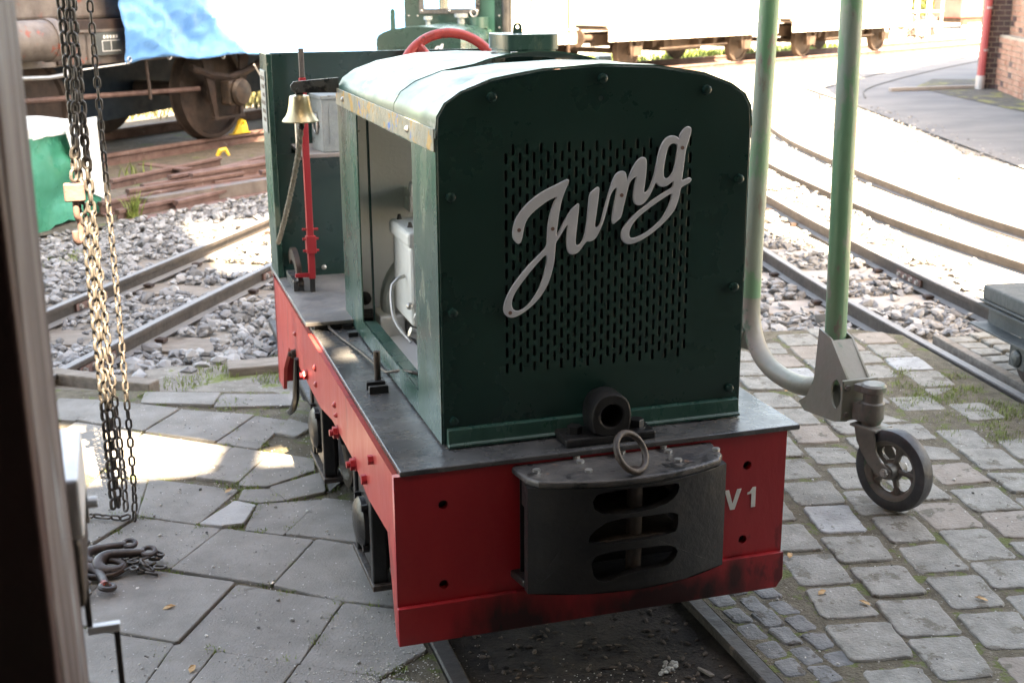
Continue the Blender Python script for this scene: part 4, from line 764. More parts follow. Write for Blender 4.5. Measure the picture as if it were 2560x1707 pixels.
# ================================================================== GANTRY HOIST
GX, GY = 1.05, 1.04
GA = empty('gantry_hoist', 'tall green tubular gantry hoist on rubber casters beside the locomotive', 'gantry hoist', (GX, GY, 0))
def gp(b, name, mt, par=None, **k):
    o = b.build(name, mt, par or GA, **k); o.location = (-GX, -GY, 0) if par is None else (0, 0, 0); return o
def leg(X, mirror=1):
    f = lambda x, y, z: (X + (x - GX) * mirror, y, z)
    pth = resample([f(GX, 1.235, 2.56), f(GX, 1.262, 1.9), f(GX, 1.285, 1.2), f(GX, 1.305, .6), f(GX, 1.305, .44)], .12)
    gp(MB().tube(pth, .0315, 20), 'gantry_leg', m_hoist, smooth=True)
    gp(MB().tube(resample([f(GX, 1.305, .44), f(GX, 1.300, .38), f(GX, 1.275, .315), f(GX, 1.225, .265), f(GX, 1.15, .236), f(GX, 1.05, .228), f(GX, .95, .236), f(GX, .86, .262), f(GX, .80, .29)], .03), .0308, 20), 'gantry_base_tube', m_hoistg, smooth=True)
    gp(MB().tube(resample([f(GX, .835, 2.56), f(GX, .82, 1.9), f(GX, .80, 1.0), f(GX, .783, .5), f(GX, .777, .30)], .12), .0315, 20), 'gantry_leg', m_hoist, smooth=True)
    for s, yc in ((1, .777), (-1, 1.305)):
        g = lambda y: yc - (.777 - y) * s
        zt = 0 if s > 0 else -.09
        O = [(g(.812), .46 + zt), (g(.745), .445 + zt), (g(.640), .345), (g(.640), .225), (g(.70), .205), (g(.87), .185), (g(.905), .205), (g(.86), .235), (g(.825), .30)]
        if s < 0: O = [(g(.80), .33), (g(.745), .36), (g(.640), .345), (g(.640), .225), (g(.75), .238)]
        for sx in (-1, 1):
            pl = plate('gusset_side', O, [circ(g(.70), .290, .027, 18, .044)] if s > 0 else [], .006, m_hoistg, GA, M=YZ(X + sx * .034)); pl.location = (-GX, -GY, 0)
        b = MB(); s > 0 and b.add([(X - .031, g(.742), .441), (X + .031, g(.742), .441), (X + .031, g(.643), .343), (X - .031, g(.643), .343), (X - .031, g(.748), .436), (X + .031, g(.748), .436), (X + .031, g(.649), .338), (X - .031, g(.649), .338)], [(0, 1, 2, 3), (4, 7, 6, 5), (0, 4, 5, 1), (2, 6, 7, 3), (1, 5, 6, 2), (0, 3, 7, 4)]); s > 0 and gp(b, 'gusset_top', m_hoistg)
        y0 = g(.632)
        b = MB(); b.box(X - .058, X + .058, *sorted((y0, y0 + .010 * s)), .23, .352); FL = gp(b, 'caster_flange', m_hoistg, bev=.003)
        for dx in (-.045, .045):
            for z in (.25, .33): b = MB(); b.hexbolt((X + dx, y0, z), (0, -s, 0), .009, .008); gp(b, 'flange_bolt', m_cast)
        sw = Vector((X + .012, g(.585), 0))
        CA = bpy.data.objects.new('caster', None); C.objects.link(CA); CA.parent = GA; CA.location = (sw.x - GX, sw.y - GY, 0); CA.rotation_euler.z = rad(19 if s > 0 else 200); CA.empty_display_size = .1
        b = MB(); b.lathe([(.012, .352), (.03, .352), (.036, .346), (.036, .33), (.028, .326), (.028, .30), (.034, .296), (.034, .25), (.03, .243), (.026, .232), (.03, .228), (.03, .222), (.01, .222)], None, 24); b.box(-.03, .03, -.0, .05 * s if False else .045, .325, .345); b.box(-.03, .03, 0, .045, .24, .29); b.build('swivel_head', m_cast, CA, smooth=True)
        # fork: bent U strap, trailing
        st = MB()
        for sx in (-1, 1):
            st.prism([(.03, .229), (-.038, .229), (-.046, .20), (-.052, .17), (-.07, .145), (-.105, .128), (-.108, .108), (-.09, .098), (-.065, .102), (-.03, .125), (-.002, .155), (.018, .185)], 'x', sx * .036 - .0035, sx * .036 + .0035)
        st.box(-.039, .039, -.045, .045, .222, .23); st.build('caster_fork', m_cast, CA, bev=.0025)
        AX = Matrix.Translation((0, -.088, .119)) @ Matrix.Rotation(pi / 2, 4, 'Y')
        b = MB(); b.lathe([(.088, -.021), (.108, -.023), (.117, -.019), (.119, -.01), (.119, .01), (.117, .019), (.108, .023), (.088, .021)], AX, 44, True); WH = b.build('caster_wheel', m_rubber, CA, smooth=True)
        b = MB()
        b.lathe([(.087, -.0195), (.0885, -.0195), (.0885, .0195), (.087, .0195), (.078, .016), (.072, .006), (.072, -.006), (.078, -.016)], AX, 44, True); b.build('wheel_rim', m_cast, WH, smooth=True)
        rmo = circ(0, 0, .079, 44)
        spk = [[(r * cos(a0 + da), r * sin(a0 + da)) for r, da in [(.034, -.42), (.045, -.50), (.062, -.40), (.068, -.26), (.070, 0), (.068, .26), (.062, .40), (.045, .50), (.034, .42), (.031, 0)]] for a0 in [2 * pi * k / 5 + .3 for k in range(5)]]
        plate('wheel_disc', rmo, spk, .008, m_cast, WH, M=AX)
        b = MB(); b.cyl(AX @ Vector((0, 0, -.033)), AX @ Vector((0, 0, .033)), .022, n=18); b.build('wheel_hub', m_cast, WH, smooth=True)
        b = MB(); b.cyl(AX @ Vector((0, 0, -.05)), AX @ Vector((0, 0, .05)), .007, n=10); b.hexbolt(AX @ Vector((0, 0, -.039)), (-1, 0, 0), .013, .008); b.hexbolt(AX @ Vector((0, 0, .039)), (1, 0, 0), .013, .008); b.build('axle_bolt', m_steel, CA)
        for k in range(5):
            a = 2 * pi * k / 5 + .3 + pi / 5; b = MB(); b.tube([AX @ Vector((.02 * cos(a), .02 * sin(a), 0)), AX @ Vector((.077 * cos(a), .077 * sin(a), 0))], [.010, .008], 8); b.build('wheel_spoke', m_cast, WH, smooth=True)
leg(GX); leg(-2.15, -1)
b = MB(); b.box(-2.3, 1.2, .985, 1.085, 2.56, 2.57); b.box(-2.3, 1.2, 1.03, 1.04, 2.57, 2.71); b.box(-2.3, 1.2, .985, 1.085, 2.71, 2.72); gp(b, 'gantry_beam', m_hoist)
for x in (GX, -2.15):
    b = MB(); b.box(x - .06, x + .06, .78, 1.29, 2.54, 2.558); gp(b, 'beam_seat', m_hoist)
b = MB(); b.box(-1.10, -.92, 1.0, 1.2, 2.2, 2.40); b.cyl((-1.0, .96, 2.3), (-1.0, 1.24, 2.3), .09, n=20); b.box(-1.02, -.98, 1.05, 1.11, 2.4, 2.56); gp(b, 'chain_hoist', m_hoistg, bev=.004)

# ================================================================== CHAINS
def linkmesh(L, Wd, w, nm='chain_link', seg=7):
    b = MB(); r = Wd / 2 - w; h = L / 2 - w - r; pts = []
    for i in range(seg): a = pi * i / (seg - 1); pts.append((r * cos(a), 0, h + r * sin(a)))
    for i in range(seg): a = pi + pi * i / (seg - 1); pts.append((r * cos(a), 0, -h + r * sin(a)))
    b.tube(pts, w, 8, closed=True)
    me = bpy.data.meshes.new(nm); me.from_pydata([tuple(v) for v in b.v], [], b.f); me.update(); me.materials.append(m_chain); me.polygons.foreach_set('use_smooth', [True] * len(me.polygons)); return me
LK1 = linkmesh(.0385, .027, .0046); LK2 = linkmesh(.036, .0215, .0033); LK3 = linkmesh(.034, .02, .0032)
def chain(label, me, pitch, pts, name='chain', base=None, jit=.06):
    P = resample([Vector(p) for p in pts], .02); cum = [0]
    for i in range(1, len(P)): cum.append(cum[-1] + (P[i] - P[i - 1]).length)
    base = base or (P[-1].x, P[-1].y, 0)
    T = empty(name, label, 'chain', base, group=None); n = int(cum[-1] / pitch); j = 0
    for k in range(n):
        s = (k + .5) * pitch
        while j < len(cum) - 2 and cum[j + 1] < s: j += 1
        t = (s - cum[j]) / max(1e-6, cum[j + 1] - cum[j]); p = P[j].lerp(P[j + 1], t); d = (P[j + 1] - P[j]).normalized()
        q = Vector((0, 0, 1)).rotation_difference(d); o = bpy.data.objects.new('chain_link', me); C.objects.link(o); o.parent = T
        o.location = p - Vector(base); o.rotation_mode = 'QUATERNION'; o.rotation_quaternion = q @ Matrix.Rotation((.75 if k % 2 else .75 + pi / 2) + random.uniform(-jit, jit), 4, 'Z').to_quaternion()
    return T
chain('heavy rusty hoist chain hanging nearest the timber door jamb', LK1, .0288, [(-1.031, 1.10, 2.2), (-1.031, 1.10, 1.3), (-1.025, 1.10, .6), (-1.024, 1.10, .02)])
HCH = chain('heavy rusty hoist chain with a bottom block and hook', LK1, .0288, [(-1.006, 1.075, 2.2), (-1.012, 1.08, 1.3), (-1.038, 1.085, 1.0), (-1.043, 1.085, .955)], base=(-1.043, 1.085, 0))
hb = (-1.043, 1.085, 0)
b = MB(); b.prism(rrect(-.026, .026, -.02, .02, .008), 'z', .912, .957); o = b.build('bottom_block', m_rust, HCH, smooth=True, bev=.003)
hk = [(0, 0, .912), (0, 0, .885), (.002, 0, .872), (.016, 0, .855), (.018, 0, .83), (.008, 0, .808), (-.008, 0, .803), (-.02, 0, .815), (-.022, 0, .835)]
b = MB(); b.tube(resample([Vector((p[0] * .35, p[0] * .9, p[2])) for p in hk], .006), .0085, 10); b.build('hook', m_rust, HCH, smooth=True)
chain('doubled heavy chain fall twisting below the bottom block', LK1, .0288, [(-1.012, 1.105, 2.2), (-1.006, 1.105, 1.2), (-1.008, 1.11, .6), (-1.010, 1.11, .03)])
chain('slim dark hand chain ending on the pile of hooks', LK2, .0290, [(-.993, 1.12, 2.2), (-1.004, 1.115, 1.1), (-.998, 1.10, .6), (-.990, 1.05, .2), (-.990, .975, .06)])
chain('slim hand chain trailing over the paving at its lower end', LK3, .0272, [(-.960, 1.12, 2.2), (-.962, 1.12, 1.1), (-.962, 1.11, .5), (-.966, 1.10, .06), (-.98, 1.095, .015), (-1.02, 1.10, .012), (-1.07, 1.13, .012), (-1.16, 1.16, .012)])
# pile of sling hooks
SG = empty('chain_sling', 'pile of scuffed red and black sling hooks with short chains on the paving', 'chain sling', (-1.04, .76, 0))
def hook3(c, rz, tilt, sc, red=True):
    M = Matrix.Translation(c) @ Matrix.Rotation(rz, 4, 'Z') @ Matrix.Rotation(tilt, 4, 'X') @ Matrix.Diagonal((sc, sc, sc, 1))
    pts = [(.075, .012), (.05, .018), (.028, .022), (0, .025), (-.022, .012), (-.027, -.012), (-.012, -.03), (.012, -.03), (.024, -.018)]
    rr = [.008, .009, .010, .012, .014, .014, .013, .010, .005]
    b = MB(); Q = resample([Vector((x, y, 0)) for x, y in pts], .008); n = len(Q)
    b.tube([M @ q for q in Q], [sc * (rr[min(len(rr) - 1, int(i * (len(rr) - 1) / (n - 1)))] * (1 - (i * (len(rr) - 1) / (n - 1)) % 1) + rr[min(len(rr) - 1, int(i * (len(rr) - 1) / (n - 1)) + 1)] * ((i * (len(rr) - 1) / (n - 1)) % 1)) for i in range(n)], 10)
    b.tube([M @ Vector((.085 + .014 * cos(t), .012 + .014 * sin(t), 0)) for t in [2 * pi * i / 14 for i in range(14)]], .006 * sc, 8, closed=True)
    b.build('sling_hook', m_hookred, SG, smooth=True)
hook3((.005, .005, .032), .15, .25, 1.15); hook3((-.055, -.03, .026), -1.2, -.2, 1.2); hook3((-.03, .05, .034), .35, .2, 1.1); hook3((-.09, .02, .02), -1.5, .1, 1.15); hook3((-.09, .08, .022), 1.2, .1, 1.1)
b = MB(); b.tube([Vector((-.015 + .052 * cos(t), -.01 + .034 * sin(t), .022 + .006 * sin(t))) for t in [2 * pi * i / 24 for i in range(24)]], .0085, 10, closed=True); b.build('sling_ring', m_ironr, SG, smooth=True)
for i in range(64):
    a = random.uniform(0, 6.28); r = random.uniform(.02, .06); z = random.uniform(.008, .03)
    if i < 26: p = (random.uniform(.045, .125), random.uniform(-.055, .05), z)
    elif i < 52: p = (random.uniform(-.115, -.05), random.uniform(-.15, -.06), z)
    else: p = (random.uniform(-.12, .0), random.uniform(.08, .13), z)
    o = bpy.data.objects.new('chain_link', LK2); C.objects.link(o); o.parent = SG; o.location = p; o.rotation_euler = (random.uniform(1.1, 2.0), random.uniform(-.6, .6), a)

# ================================================================== LOW TROLLEY
CT = empty('low_trolley', 'low grey flat trolley standing on the yard track', 'trolley', (2.5, 1.0, 0), rad(-8.4))
b = MB(); b.prism(rrect(-.36, .36, -.75, .60, .02), 'z', .262, .318); b.build('trolley_deck', m_cartd, CT, bev=.008)
b = MB(); b.box(-.362, .362, -.752, .602, .252, .2615); b.build('deck_rim', m_cartg, CT, bev=.002)
for s in (-1, 1):
    b = MB(); b.box(s * .325 - .004, s * .325 + .004, -.74, .585, .168, .238); B_ = b.build('side_beam', m_cartg, CT)
    b = MB(); b.box(*sorted((s * .3295, s * .37)), -.745, .595, .2385, .2465); b.build('beam_flange', m_cartg, B_, bev=.001)
    b = MB(); b.box(*sorted((s * .3295, s * .40)), -.745, .60, .160, .168); b.build('beam_flange', m_cartg, B_, bev=.001)
    for y in (.5, .2, -.1, -.4):
        b = MB(); b.box(*sorted((s * .327, s * .355)), y - .01, y + .01, .2468, .2515); b.build('deck_packer', m_cartg, CT)
    for y in (-.45, .30):
        b = MB(); b.box(s * .335 - .03, s * .335 + .03, y - .055, y + .055, .065, .1595); b.dome((s * .365, y, .105), (s, 0, 0), .035, .02); b.build('axle_box', m_cartg, CT, bev=.006)
        b = MB(); b.lathe([(.02, -.02), (.105, -.02), (.108, -.012), (.094, -.008), (.092, .024), (.02, .024)], Matrix.Translation((s * .292, y, .094)) @ Matrix.Rotation(s * pi / 2, 4, 'Y'), 30); b.build('wheel', m_rustd, CT, smooth=True)
for y in (-.45, .30): b = MB(); b.cyl((-.29, y, .094), (.29, y, .094), .02, n=12); b.build('axle', m_rustd, CT)
b = MB(); b.box(-.32, .32, .575, .583, .17, .236); b.build('end_beam', m_cartg, CT)

# ================================================================== LEFT BACKGROUND
# standard gauge wagon, half covered by a blue tarpaulin
wd = Vector((.715, .70)).normalized(); wang = math.atan2(wd.y, wd.x)
WG = empty('covered_wagon', 'rusty flat goods wagon on the wide track, partly hidden under a blue tarpaulin', 'wagon', (-.03, 10.33, .03), wang)
def wp(b, name, mt, par=None, **k): return b.build(name, mt, par or WG, **k)
# local x along the wagon (far right +), y across (far side +); near rail at y=0, far rail y=1.45
for x in (-2.25, 0.0, 3.4):
    for y in (0, 1.45):
        s = -1 if y == 0 else 1
        b = MB(); b.lathe([(.03, -.06), (.47, -.06), (.48, -.05), (.465, -.035), (.455, .06), (.415, .065), (.40, .03), (.12, .03), (.1, .07), (.03, .07)], Matrix.Translation((x, y, .455)) @ Matrix.Rotation(s * -pi / 2, 4, 'X'), 44); wh = wp(b, 'wheel', m_rustd, smooth=True)
        if x > -1:
            ya = y + s * .26
            b = MB(); b.box(x - .13, x + .13, min(ya, ya + s * .12), max(ya, ya + s * .12), .33, .56); ab = wp(b, 'axle_box', m_ironr, bev=.02)
            b = MB(); b.lathe([(.02, 0), (.125, 0), (.13, .03), (.11, .06), (.02, .075)], Matrix.Translation((x, ya + s * .12, .45)) @ Matrix.Rotation(s * -pi / 2, 4, 'X'), 22); b.build('axle_box_cover', m_ironr, ab, smooth=True)
            for sx in (-1, 1): b = MB(); b.prism([(x + sx * .16, .22), (x + sx * .20, .22), (x + sx * .34, .80), (x + sx * .20, .80)], 'y', y + s * .22, y + s * .25); wp(b, 'horn_guide', m_rustd)
            b = MB(); b.box(x - .22, x + .22, y + s * .21, y + s * .26, .2, .225) if s > 0 else b.box(x - .22, x + .22, y - .26, y - .21, .2, .225); wp(b, 'tie_bar', m_rustd)
            b = MB(); b.tube([(x - .5, ya, .70), (x - .25, ya, .62), (x, ya, .585), (x + .25, ya, .62), (x + .5, ya, .70)], .035, 6); wp(b, 'leaf_spring', m_rustd)
    b = MB(); b.cyl((x, 0, .455), (x, 1.45, .455), .07, n=14); wp(b, 'axle', m_rustd)
for y in (-.30, 1.73): b = MB(); b.box(-2.9, 5.2, y, y + .02, .80, 1.06); b.box(-2.9, 5.2, y - .05, y + .07, 1.0601, 1.08); wp(b, 'sole_bar', m_rustpaint if y < 0 else m_rustd)
b = MB(); b.box(-2.9, 5.2, -.34, 1.8, 1.081, 1.16); wp(b, 'wagon_floor', m_rustd)
b = MB(); b.cyl((-2.6, -.20, .55), (-.35, -.20, .50), .022, n=8); wp(b, 'brake_rod', m_rust)
b = MB(); b.cyl((-1.15, -.36, .47), (-1.15, -.34, .80), .015, n=8); wp(b, 'brake_hanger', m_rustd)
for x, h in ((-1.75, .26), (-1.92, .2), (-2.05, .22), (-1.83, .24)):
    b = MB(); b.box(x - .06, x + .05, -.325, -.304, .81, .81 + h); wp(b, 'side_bracket', random.choice([m_rust, m_rustpaint, m_rustd]), bev=.004)
lf = MB(); lf.box(-1.6400, -1.4400, -.3455, -.3445 + .001, .90, .905); lf.box(-1.6400, -1.4400, -.3455, -.3435, .985, .99); lf.box(-1.6400, -1.6350, -.3455, -.3435, .905, .985); lf.box(-1.5425, -1.5375, -.3455, -.3435, .905, .985)
b = MB(); b.box(-1.7200, -1.4200, -.3435, -.3205, .87, 1.055); LP = wp(b, 'label_panel', m_cartg, bev=.002); lf.build('label_frame', m_white, LP)
for k in range(5): b = MB(); b.box(-1.6200 + .035 * k, -1.6000 + .035 * k, -.3455, -.3436, 1.005, 1.03); b.build('label_mark', m_white, LP)
b = MB(); b.cyl((-3.1, -.50, 1.02), (-2.32, -.46, 1.02), .155, n=30); b.cyl((-2.35, -.46, 1.02), (-2.27, -.46, 1.02), .168, n=30); TK = wp(b, 'air_tank', m_rustpaint, smooth=True)
b = MB(); b.tube([(-2.9, -.52, .76), (-2.4, -.52, .74), (-2.2, -.50, .75), (-2.14, -.48, .84)], .018, 8); wp(b, 'brake_pipe', m_steel, smooth=True)
b = MB(); b.box(-2.7, -1.0, -.2, 1.6, 1.161, 1.40); wp(b, 'wagon_load', m_rustpaint, bev=.03)
# tarpaulin
TP = MB(); nu, nv = 150, 56
def tarp(u, v):
    x = -1.52 + 6.5 * u
    s = v * 2.35       # running length from the front hem up and over
    hem = .76 + .05 * sin(u * 9 + .5) - .05 * u + .02 * sin(u * 31)
    if s < 1.0: y, z = -.40 - .05 * (1 - s), hem + s * (1.42 - hem) 
    else: y, z = -.40 + (s - 1.0) * 1.05, 1.42 + .35 * sin(min(1, (s - 1) / 1.0) * pi / 2)
    w = .06 * noise.noise((x * 1.6, s * 1.9, 1.3)) + .055 * (.5 - abs(noise.noise((x * 3.2 + s * 2.4, s * 1.6, 7)))) + .03 * (.5 - abs(noise.noise((x * 7 - s * 4, s * 5, 2)))) + .012 * noise.noise((x * 15, s * 12, 2)); 
    return (x, y - w * 1.2, z + w * .5)
TP.add([tarp(i / nu, j / nv) for j in range(nv + 1) for i in range(nu + 1)], [(j * (nu + 1) + i, j * (nu + 1) + i + 1, (j + 1) * (nu + 1) + i + 1, (j + 1) * (nu + 1) + i) for j in range(nv) for i in range(nu)])
TO = TP.build('tarpaulin', m_tarpb, smooth=True); TO.location = WG.location; TO.rotation_euler = WG.rotation_euler; tag(TO, 'blue tarpaulin tied over the rusty wagon', 'tarpaulin')
TO.modifiers.new('thick', 'SOLIDIFY').thickness = .004
for i, (x, z) in enumerate(((-1.48, .80), (-1.0, .80), (-.3, .77), (.6, .70))):
    b = MB(); b.tube([Vector((x + .022 * cos(t), -.475, z + .03 + .022 * sin(t))) for t in [2 * pi * k / 12 for k in range(12)]], .006, 6, closed=True); b.build('eyelet', m_steel, TO)
b = MB(); b.tube([(-1.48, -.47, .80), (-1.8, -.42, .78), (-2.1, -.38, .76)], .006, 6); b.build('tie_cord', m_white, TO); b = MB(); b.tube([(.15, -.46, .70), (.30, -.42, .56), (.48, -.4, .60), (.56, -.42, .68)], .006, 6); b.build('tie_cord', m_white, TO)
b = MB(); b.add([(-3.2, .9, .30), (-1.75, .9, .22), (-.6, .9, .16), (2.2, .9, .30), (2.2, .95, 1.0), (-.6, .95, 1.0), (-1.75, .95, 1.0), (-3.2, .95, 1.0)], [(0, 1, 6, 7), (1, 2, 5, 6), (2, 3, 4, 5)]); o = b.build('shade_tarpaulin', m_tarpd); o.location = WG.location; o.rotation_euler = WG.rotation_euler; o.modifiers.new('thick', 'SOLIDIFY').thickness = .006; tag(o, 'dark blue sheet hanging beneath the rusty wagon behind its wheels', 'tarpaulin')  # blue sheet widened and blackened to paint the deep shade under the wagon
# yellow chock on the rail
CK = empty('wheel_chock', 'yellow wheel chock wedged on the rail against the rusty wheel', 'wheel chock', (.27, 10.60, .03), wang); CK.scale = (.68, .68, .68)
plate('chock_body', [(-.16, .0), (.16, 0), (.17, .05), (.12, .18), (.06, .21), (.0, .18), (-.08, .07)], [circ(.07, .13, .035, 12)], .05, m_yel, CK, bevel=.006, M=XZ(0))
b = MB(); b.box(-.2, .2, -.04, .04, -.004 + .005, .012); b.build('chock_shoe', m_yel, CK)
b = MB(); b.tube([(-.05, 0, .0), (-.02, 0, .05), (.03, .01, .06), (.06, 0, 0)], [.018, .026, .022, .012], 7); o = b.build('yellow_lump', m_yel, smooth=True); o.location = (.02, 9.75, -.08); tag(o, 'small yellow lump lying on the soil beside the rusty rails', 'lump')
# pile of old rails and bars
def oldrail(a, c, z, name='old_rail', H=.10, mt=m_rust, kind=0, lab=''):
    a, c = Vector(a), Vector(c); mid = (a + c) / 2; L = (c - a).length; ang = math.atan2(c.y - a.y, c.x - a.x)
    if kind == 0: b = railmesh([Vector((-L / 2, 0)), Vector((L / 2, 0))], H, .024 * H / .1, .045 * H / .1, H)
    elif kind == 1: b = MB(); b.box(-L / 2, L / 2, -.055, .055, 0, .012)
    else: b = MB(); b.box(-L / 2, L / 2, -.05, -.043, 0, .09); b.box(-L / 2, L / 2, -.043, .05, 0, .008); b.box(-L / 2, L / 2, -.043, .05, .082, .09)
    o = b.build(name, mt); o.location = (mid.x, mid.y, z); o.rotation_euler.z = ang; tag(o, lab, 'steel bar' if kind else 'rail'); return o
ext = lambda a, c, k: (c[0] + (c[0] - a[0]) * k, c[1] + (c[1] - a[1]) * k)
PILE = [((-.99, 7.96), (-.5, 8.55), -.10, 0, .9, 'rusty rail reaching out from behind the green bundle, behind the scrap pile'), ((-.99, 6.92), (-.22, 8.36), -.02, 1, 0, 'long flat rusty strap lying slantwise on top of the rail pile'),
        ((-.41, 7.37), (.24, 7.9), .0, 0, 1.2, 'old rail with an orange sawn end lying on top of the pile'), ((-.29, 8.01), (.36, 8.94), -.08, 0, .8, 'rusty rail at the back edge of the pile by the wide track'),
        ((-.78, 6.84), (-.06, 7.35), -.075, 2, .6, 'grey-blue steel channel lying across the front of the rail pile'), ((-.56, 6.81), (.22, 7.68), -.11, 0, 1, 'rusty rail between the steel channel and the bottom plate'),
        ((-.9, 6.43), (.21, 7.51), -.085, 1, 1, 'broad rusty plate at the front of the pile beside the white ballast'), ((-.72, 8.93), (-.37, 8.45), -.02, 1, 0, 'short bent fishplate lying crosswise behind the pile'),
        ((-.99, 6.9), (-.77, 7.21), -.11, 0, 0, 'short rail stub poking out beside the tuft of grass'), ((-1.01, 10.17), (-.41, 10.53), -.08, 1, 0, 'rusty strap lying inside the wide track under the wagon'),
        ((-.96, 6.55), (-.44, 7.04), -.11, 0, .2, 'rusty rail under the steel channel with bolt holes'), ((-.77, 7.34), (-.41, 7.61), -.06, 0, .3, 'stubby rail under the sawn rail in the pile')]
XTRA = ['under the slanting strap', 'beside the sawn rail', 'half hidden behind the steel channel', 'leaning against the back rail', 'close to the broad plate', 'lying nearest the wide track', 'crossing below the sawn rail', 'between the strap and the channel', 'resting on the back rail of the pile', 'tucked beside the short rail stub']
for i, lab in enumerate(XTRA):
    x, y = -.75 + .17 * i + random.uniform(-.1, .1), 7.0 + .12 * i + random.uniform(-.25, .55); a = rad(random.choice((38, 44, 50, 30)) + random.uniform(-6, 6)); L_ = random.uniform(.5, 1.1)
    PILE.append(((x - cos(a) * L_ / 2, y - sin(a) * L_ / 2), (x + cos(a) * L_ / 2, y + sin(a) * L_ / 2), -.078 + .018 * (i % 5), (0, 1, 0, 0, 1)[i % 5], 0, ('thin rusty strap ' if i % 5 in (1, 4) else 'scrap length of rusty rail ') + lab))
for a, c, z, k, e, lab in PILE: oldrail(a, ext(a, c, e), z, ['old_rail', 'steel_strap', 'steel_channel'][k], kind=k, lab=lab, mt=m_rust if k < 2 else m_rustpaint)
# bundle under torn green tarp
GB = empty('tarp_bundle', 'stack wrapped in torn green tarpaulin with a white top behind the chains', 'bundle', (-1.30, 6.5, -.1), math.atan2(.80, .47))
def lump(x0, x1, y0, y1, z0, z1, nm, mt, amp=.02, n=14):
    b = MB(); bm = bmesh.new(); bmesh.ops.create_cube(bm, size=1); bmesh.ops.subdivide_edges(bm, edges=bm.edges, cuts=n, use_grid_fill=True)
    for v in bm.verts:
        p = Vector((x0 + (x1 - x0) * (v.co.x + .5), y0 + (y1 - y0) * (v.co.y + .5), z0 + (z1 - z0) * (v.co.z + .5)))
        w = noise.noise_vector(p * 5) * amp + noise.noise_vector(p * 16) * amp * .4; v.co = p + w
    me = bpy.data.meshes.new(nm); bm.to_mesh(me); bm.free(); return fin(nm, me, mt, GB, True)
lump(-.62, .42, -.02, .8, .03, .62, 'green_sheet', m_tarpg, .045); lump(-.64, .44, -.03, .82, .61, .68, 'white_cover', m_tarpw, .018)
b = MB(); b.add([(.05, -.045, .64), (.44, -.045, .64), (.45, -.05, .12), (.24, -.06, .20), (.10, -.06, .42)], [(0, 1, 2, 3, 4)]); o = b.build('torn_flap', m_tarpw, GB); o.modifiers.new('thick', 'SOLIDIFY').thickness = .004
for x in (-.45, .25): b = MB(); b.box(x - .06, x + .06, .02, .75, -.02, .045); b.build('bearer', m_rustd, GB)
# planks at the paving edge
b = MB(); b.box(-.24, .24, -.035, .035, -.05, .012); o = b.build('edging_plank', m_wood, bev=.006); o.location = (-1.06, 2.56, -.01); o.rotation_euler.z = rad(-37); tag(o, 'short weathered plank at the paving edge beside the near rail', 'plank')
b = MB(); b.box(-.16, .16, -.06, .06, -.05, .01); o = b.build('edging_plank', m_wood, bev=.006); o.location = (-.42, 2.59, -.02); o.rotation_euler.z = rad(-2); tag(o, 'mossy plank end lying beside the rear of the locomotive', 'plank')

# ================================================================== SECOND LOCOMOTIVE
L2 = empty('rear_locomotive', 'second green locomotive with a cab and wide window standing behind the first', 'locomotive', (1.42, 7.60, -.15), rad(-30))
def q2(b, nm, mt, par=None, **k): return b.build(nm, mt, par or L2, **k)
o2 = [(x - .0315, z) for x, z in HO]; sl2 = [[(x - .0315, z) for x, z in s] for s in slots[:-1]]
plate('bonnet_front', o2, sl2, .005, m_green, L2, M=XZ(0))
b = MB(); b.prism(o2[1:-1], 'y', .004, 1.1); q2(b, 'bonnet_roof', m_greenw, smooth=True)
b = MB(); b.box(-.34, .34, .004, 1.1, .49, 1.147); q2(b, 'bonnet_body', m_greenw)
lt2 = plate('script_lettering', chaikin([(x - .0315, z) for x, z in L_OUT], 1), [chaikin([(x - .0315, z) for x, z in h], 1) for h in L_HOLES], .008, m_letter, L2, M=XZ(-.006))
b = MB(); b.box(-.45, .45, -.1, 3.0, .47, .49); q2(b, 'footplate', m_blackp)
b = MB(); b.box(-.45, .45, -.1, 3.0, .2, .469); q2(b, 'frame', m_redw)
for y in (.5, 1.5):
    for s in (-1, 1): b = MB(); b.lathe([(.02, -.03), (.21, -.03), (.18, .03), (.02, .03)], Matrix.Translation((s * .3, y, .2)) @ Matrix.Rotation(s * pi / 2, 4, 'Y'), 28); q2(b, 'wheel', m_ironr, smooth=True)
# cab with an opening
cab = plate('cab_front', [(-.45, .49), (.45, .49), (.45, 2.05), (.3, 2.2), (-.3, 2.2), (-.45, 2.05)], [[(-.27, 1.40), (.19, 1.40), (.19, 1.82), (-.27, 1.82)]], .01, m_green, L2, M=XZ(1.1))
fr = plate('window_frame', [(-.31, 1.36), (.23, 1.36), (.23, 1.86), (-.31, 1.86)], [[(-.27, 1.40), (.19, 1.40), (.19, 1.82), (-.27, 1.82)]], .02, m_blackp, L2, M=XZ(1.092))
b = MB(); b.box(-.27, .19, 1.098, 1.102, 1.40, 1.82); gl = b.build('window_pane', bpy.data.materials.new('clear_glass'), fr)
gm = gl.data.materials[0]; gm.use_nodes = True; gb = gm.node_tree.nodes['Principled BSDF']; gb.inputs['Transmission Weight'].default_value = 1; gb.inputs['Roughness'].default_value = .02; gb.inputs['IOR'].default_value = 1.1
for x in (-.29, -.04, .21): b = MB(); b.dome((x, 1.082, 1.38), (0, -1, 0), .012, .008); b.build('frame_screw', m_steel, fr)
for x, z in ((-.41, 1.34), (-.33, 1.34), (-.41, 1.24), (-.34, 1.24), (.4, 1.34), (.4, 1.24)): b = MB(); b.dome((x, 1.094, z), (0, -1, 0), .009, .007); q2(b, 'cab_rivet', m_steel)
